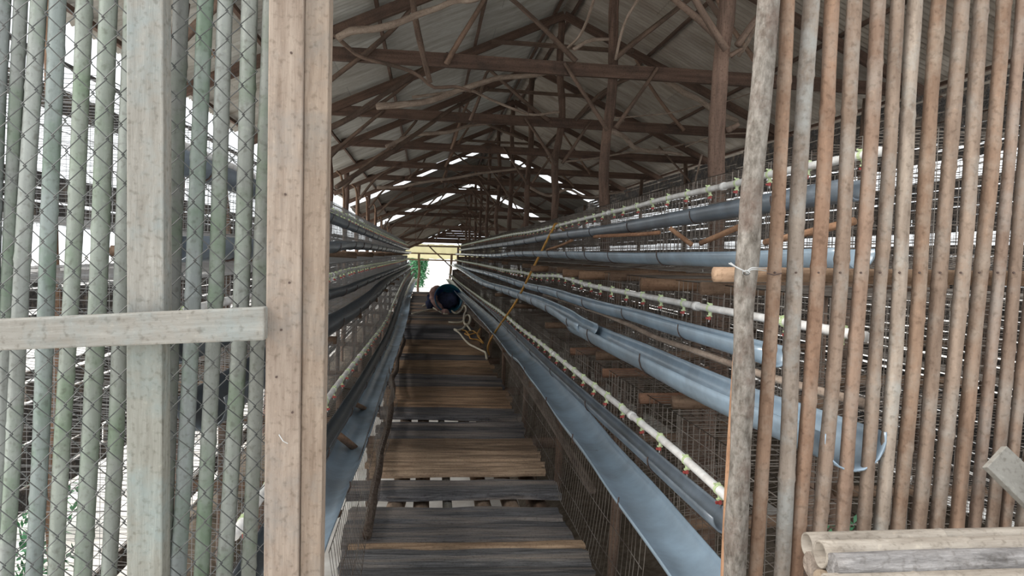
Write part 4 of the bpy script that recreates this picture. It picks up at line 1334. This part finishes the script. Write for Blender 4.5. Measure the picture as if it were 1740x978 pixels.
rt = [(1.0, .84, .72), (1.0, 1.08, 1.12), (.98, .80, .68), (1.0, .95, .9), (.98, .86, .78), (.95, .92, .88), (1.22, 1.3, 1.32), (.98, .85, .74), (.9, .85, .8), (1.0, .97, .93), (.97, .84, .74), (.95, .88, .84), (.85, .8, .76), (.9, .82, .76), (.9, .85, .8), (.9, .8, .7)]
DF = 1.60
for k, (a, b, c, hw) in enumerate(RP):
    e_t = (a[0] + (a[0] - b[0]) * 0.3, -150)
    sl = (c[0] - b[0]) / (c[1] - b[1]); e_b = (c[0] + sl * (1180 - c[1]), 1180)
    pts = [PY(*e_b, DF), PY(*c, DF), PY(*b, DF), PY(*a, DF), PY(*e_t, DF)]
    r = 0.96 * hw / FPX * offaxis(b[0], DF)
    o = pole('picket', pts, r, r * 0.98, 'bamboo', fence, seed=k + 60, wob=0.004, sides=12, nodes=0.30, color=rt[k], rough=0.10, step=0.05, flat=1.0)
    # nail where it meets the rail
    q = PY(b[0] + 2, 463, DF - r - 0.001); mb = MB(); mb.tube([q + Vector((0, 0.003, 0)), q - Vector((0, 0.001, 0))], 0.0022, 8)
    mb.build('nail_head', 'nail', o)
# bark post at the end of the fence
o = pole('bark_post', [PY(1240, 1150, 1.585), PY(1250, 978, 1.585), PY(1252, 850, 1.585), PY(1264, 640, 1.585), PY(1266, 490, 1.585), PY(1284, 240, 1.585), PY(1306, 0, 1.585), PY(1318, -150, 1.585)],
         18.5 / FPX * 1.585, 19 / FPX * 1.585, 'bark', fence, seed=77, wob=0.003, sides=18, rough=0.30, step=0.025)
pole('backing_pole', [PY(1238, 1150, 1.63), PY(1240, 978, 1.63), PY(1262, 560, 1.63), PY(1268, 480, 1.63)], 0.02, 0.018, 'palepole', fence, seed=78, wob=0.003, color=(1.1, .8, .6))
pole('rail', [PY(1214, 465, 1.648), PY(1400, 466, 1.655), PY(1900, 474, 1.655)], 0.0175, 0.0185, 'palepole', fence, seed=79, wob=0.003, color=(1.05, .9, .75), nodes=0.4)
pole('rail', [PY(1214, 1040, 1.648), PY(1900, 1045, 1.655)], 0.0175, 0.0185, 'palepole', fence, seed=80, wob=0.003)
mb = MB()
dz = 1.556
mb.tube(catmull([PY(1238, 447, dz), PY(1250, 453, dz - .004), PY(1262, 459, dz - .006), PY(1271, 464, dz - .008)], 4), 0.0014, 5)
mb.tube(catmull([PY(1241, 446, dz), PY(1253, 455, dz - .006), PY(1266, 461, dz - .006), PY(1273, 466, dz - .008)], 4), 0.0014, 5)
mb.tube(catmull([PY(1268, 461, dz - .008), PY(1277, 455, dz - .006), PY(1288, 455, dz), PY(1302, 456, dz + .03)], 4), 0.0014, 5)
mb.tube(catmull([PY(1268, 464, dz - .008), PY(1277, 458, dz - .006), PY(1288, 458, dz), PY(1302, 460, dz + .03)], 4), 0.0014, 5)
mb.tube([PY(1268 + 6 * math.cos(a), 463 + 4 * math.sin(a), dz - .01) for a in [k * 0.9 for k in range(12)]], 0.0014, 5)
mb.build('wire_tie', 'steel', fence)
mb = MB()
mb.tube([PY(1303, 464, DF - .018), PY(1315, 467, DF - .022), PY(1328, 464, DF - .018)], 0.0016, 5)
mb.build('wire_tie', 'nail', fence)

# ------------------------------------------------------------------ culms stacked in front of the fence
def culm(x0, x1, yy, zz, r, mat, seed, label, hollow=True, color=None, slope=0.012):
    """hollow culm with its axis along x; open end shows at x0"""
    mb = MB(); rnd = random.Random(seed); off = rnd.random() * 50
    nodes = []; s = rnd.uniform(0.15, 0.3)
    while s < x1 - x0: nodes.append(s); s += rnd.uniform(0.26, 0.34)
    ss = sorted([k * 0.04 for k in range(int((x1 - x0) / 0.04) + 1)] + [n_ + e for n_ in nodes for e in (-0.006, 0, 0.006)])
    K = 24; rings = []
    for s in ss:
        k = 1.0
        for n_ in nodes:
            if abs(s - n_) < 0.004: k = 1.06
        for i in range(K):
            a = 2 * PI * i / K
            d = Vector((0, math.cos(a), math.sin(a)))
            rr = r * k * (1 + (0.03 if hollow else 0.14) * noise.noise(Vector((s * 4 + off, d.y * 1.2, d.z * 1.2))))
            mb.v.append(Vector((x0 + s, yy, zz + slope * s)) + d * rr)
    R = len(ss)
    for j in range(R - 1):
        for i in range(K):
            a = j * K + i; b = j * K + (i + 1) % K
            mb.f.append((a, b, b + K, a + K))
    mb.f.append(tuple((R - 1) * K + i for i in range(K)))
    if hollow:
        n0 = len(mb.v)
        for s, rr in ((0.0, r * 0.83), (0.10, r * 0.80)):
            for i in range(K):
                a = 2 * PI * i / K; mb.v.append(Vector((x0 + s, yy + math.cos(a) * rr, zz + math.sin(a) * rr)))
        for i in range(K):
            i2 = (i + 1) % K
            mb.f.append((i2, i, n0 + i, n0 + i2)); mb.f.append((n0 + i2, n0 + i, n0 + K + i, n0 + K + i2))
        mb.f.append(tuple(n0 + K + i for i in range(K)))
    else:
        mb.f.append(tuple(reversed(range(K))))
    o = mb.build('bamboo_culm' if hollow else 'rough_log', mat, smooth=True, origin=(x0, yy, zz))
    for p_ in o.data.polygons:
        if len(p_.vertices) > 4: p_.use_smooth = False
    if color: o.color = (*color, 1)
    tag(o, label, 'bamboo culm' if hollow else 'log', 'culms and logs stacked before the fence')


e1 = PY(1393, 941, 1.34); e0 = PY(1371, 925, 1.388)
rC = 0.0258
culm(e0.x, 2.0, e0.y, e0.z, rC * 0.93, 'culm', 1, 'open-ended bamboo culm at the back of the stack, touching the fence', True, (.92, .92, .92))
culm(e1.x, 2.0, e1.y, e1.z, rC, 'culm', 2, 'large open-ended bamboo culm on top of the stack')
e2 = PY(1414, 961, 1.30)
culm(e2.x, 2.0, e2.y, e2.z, 0.024, 'culmdark', 3, 'grey weathered rough log in front of the top culm', False, (1.1, 1.1, 1.15))
e3 = PY(1404, 1000, 1.275)
culm(e3.x, 2.0, e3.y, e3.z, 0.027, 'culm', 4, 'pale culm at the very bottom edge of the picture', True)
e4 = PY(1374, 958, 1.372)
culm(e4.x, 2.0, e4.y, e4.z, 0.022, 'culmdark', 5, 'rough brown log end below the back culm', False, (1.1, .95, .85), 0.0)
e5 = PY(1392, 992, 1.33)
culm(e5.x, 2.0, e5.y, e5.z, 0.025, 'culm', 6, 'culm in the lower layer under the largest open end', False, (.8, .7, .6), 0.0)
# two log blocks carry the stack
for k, x in enumerate((0.85, 1.7)):
    o = pole('log_block', [(x, 1.315, 0.78), (x, 1.315, e5.z - 0.024)], 0.11, 0.11, 'bark', seed=k, sides=18, wob=0.002)
    tag(o, ['upright log block under the left end of the culm stack', 'upright log block under the right end of the culm stack'][k], 'log')

# plywood offcut leaning on the pickets
pts = [PY(1678, 793, 1.47), PY(1711, 757, 1.50), PY(1858, 895, 1.50), PY(1822, 935, 1.44)]
z = (pts[2] - pts[1]).normalized(); nrm = (pts[1] - pts[0]).cross(pts[2] - pts[0]).normalized()
if nrm.y < 0: nrm = -nrm
mb = MB(); mb.prism(pts, nrm * 0.014)
tag(mb.build('plywood_offcut', 'plywood', bevel=0.0015), 'grey plywood offcut leaning diagonally against the pickets at the right edge', 'board')
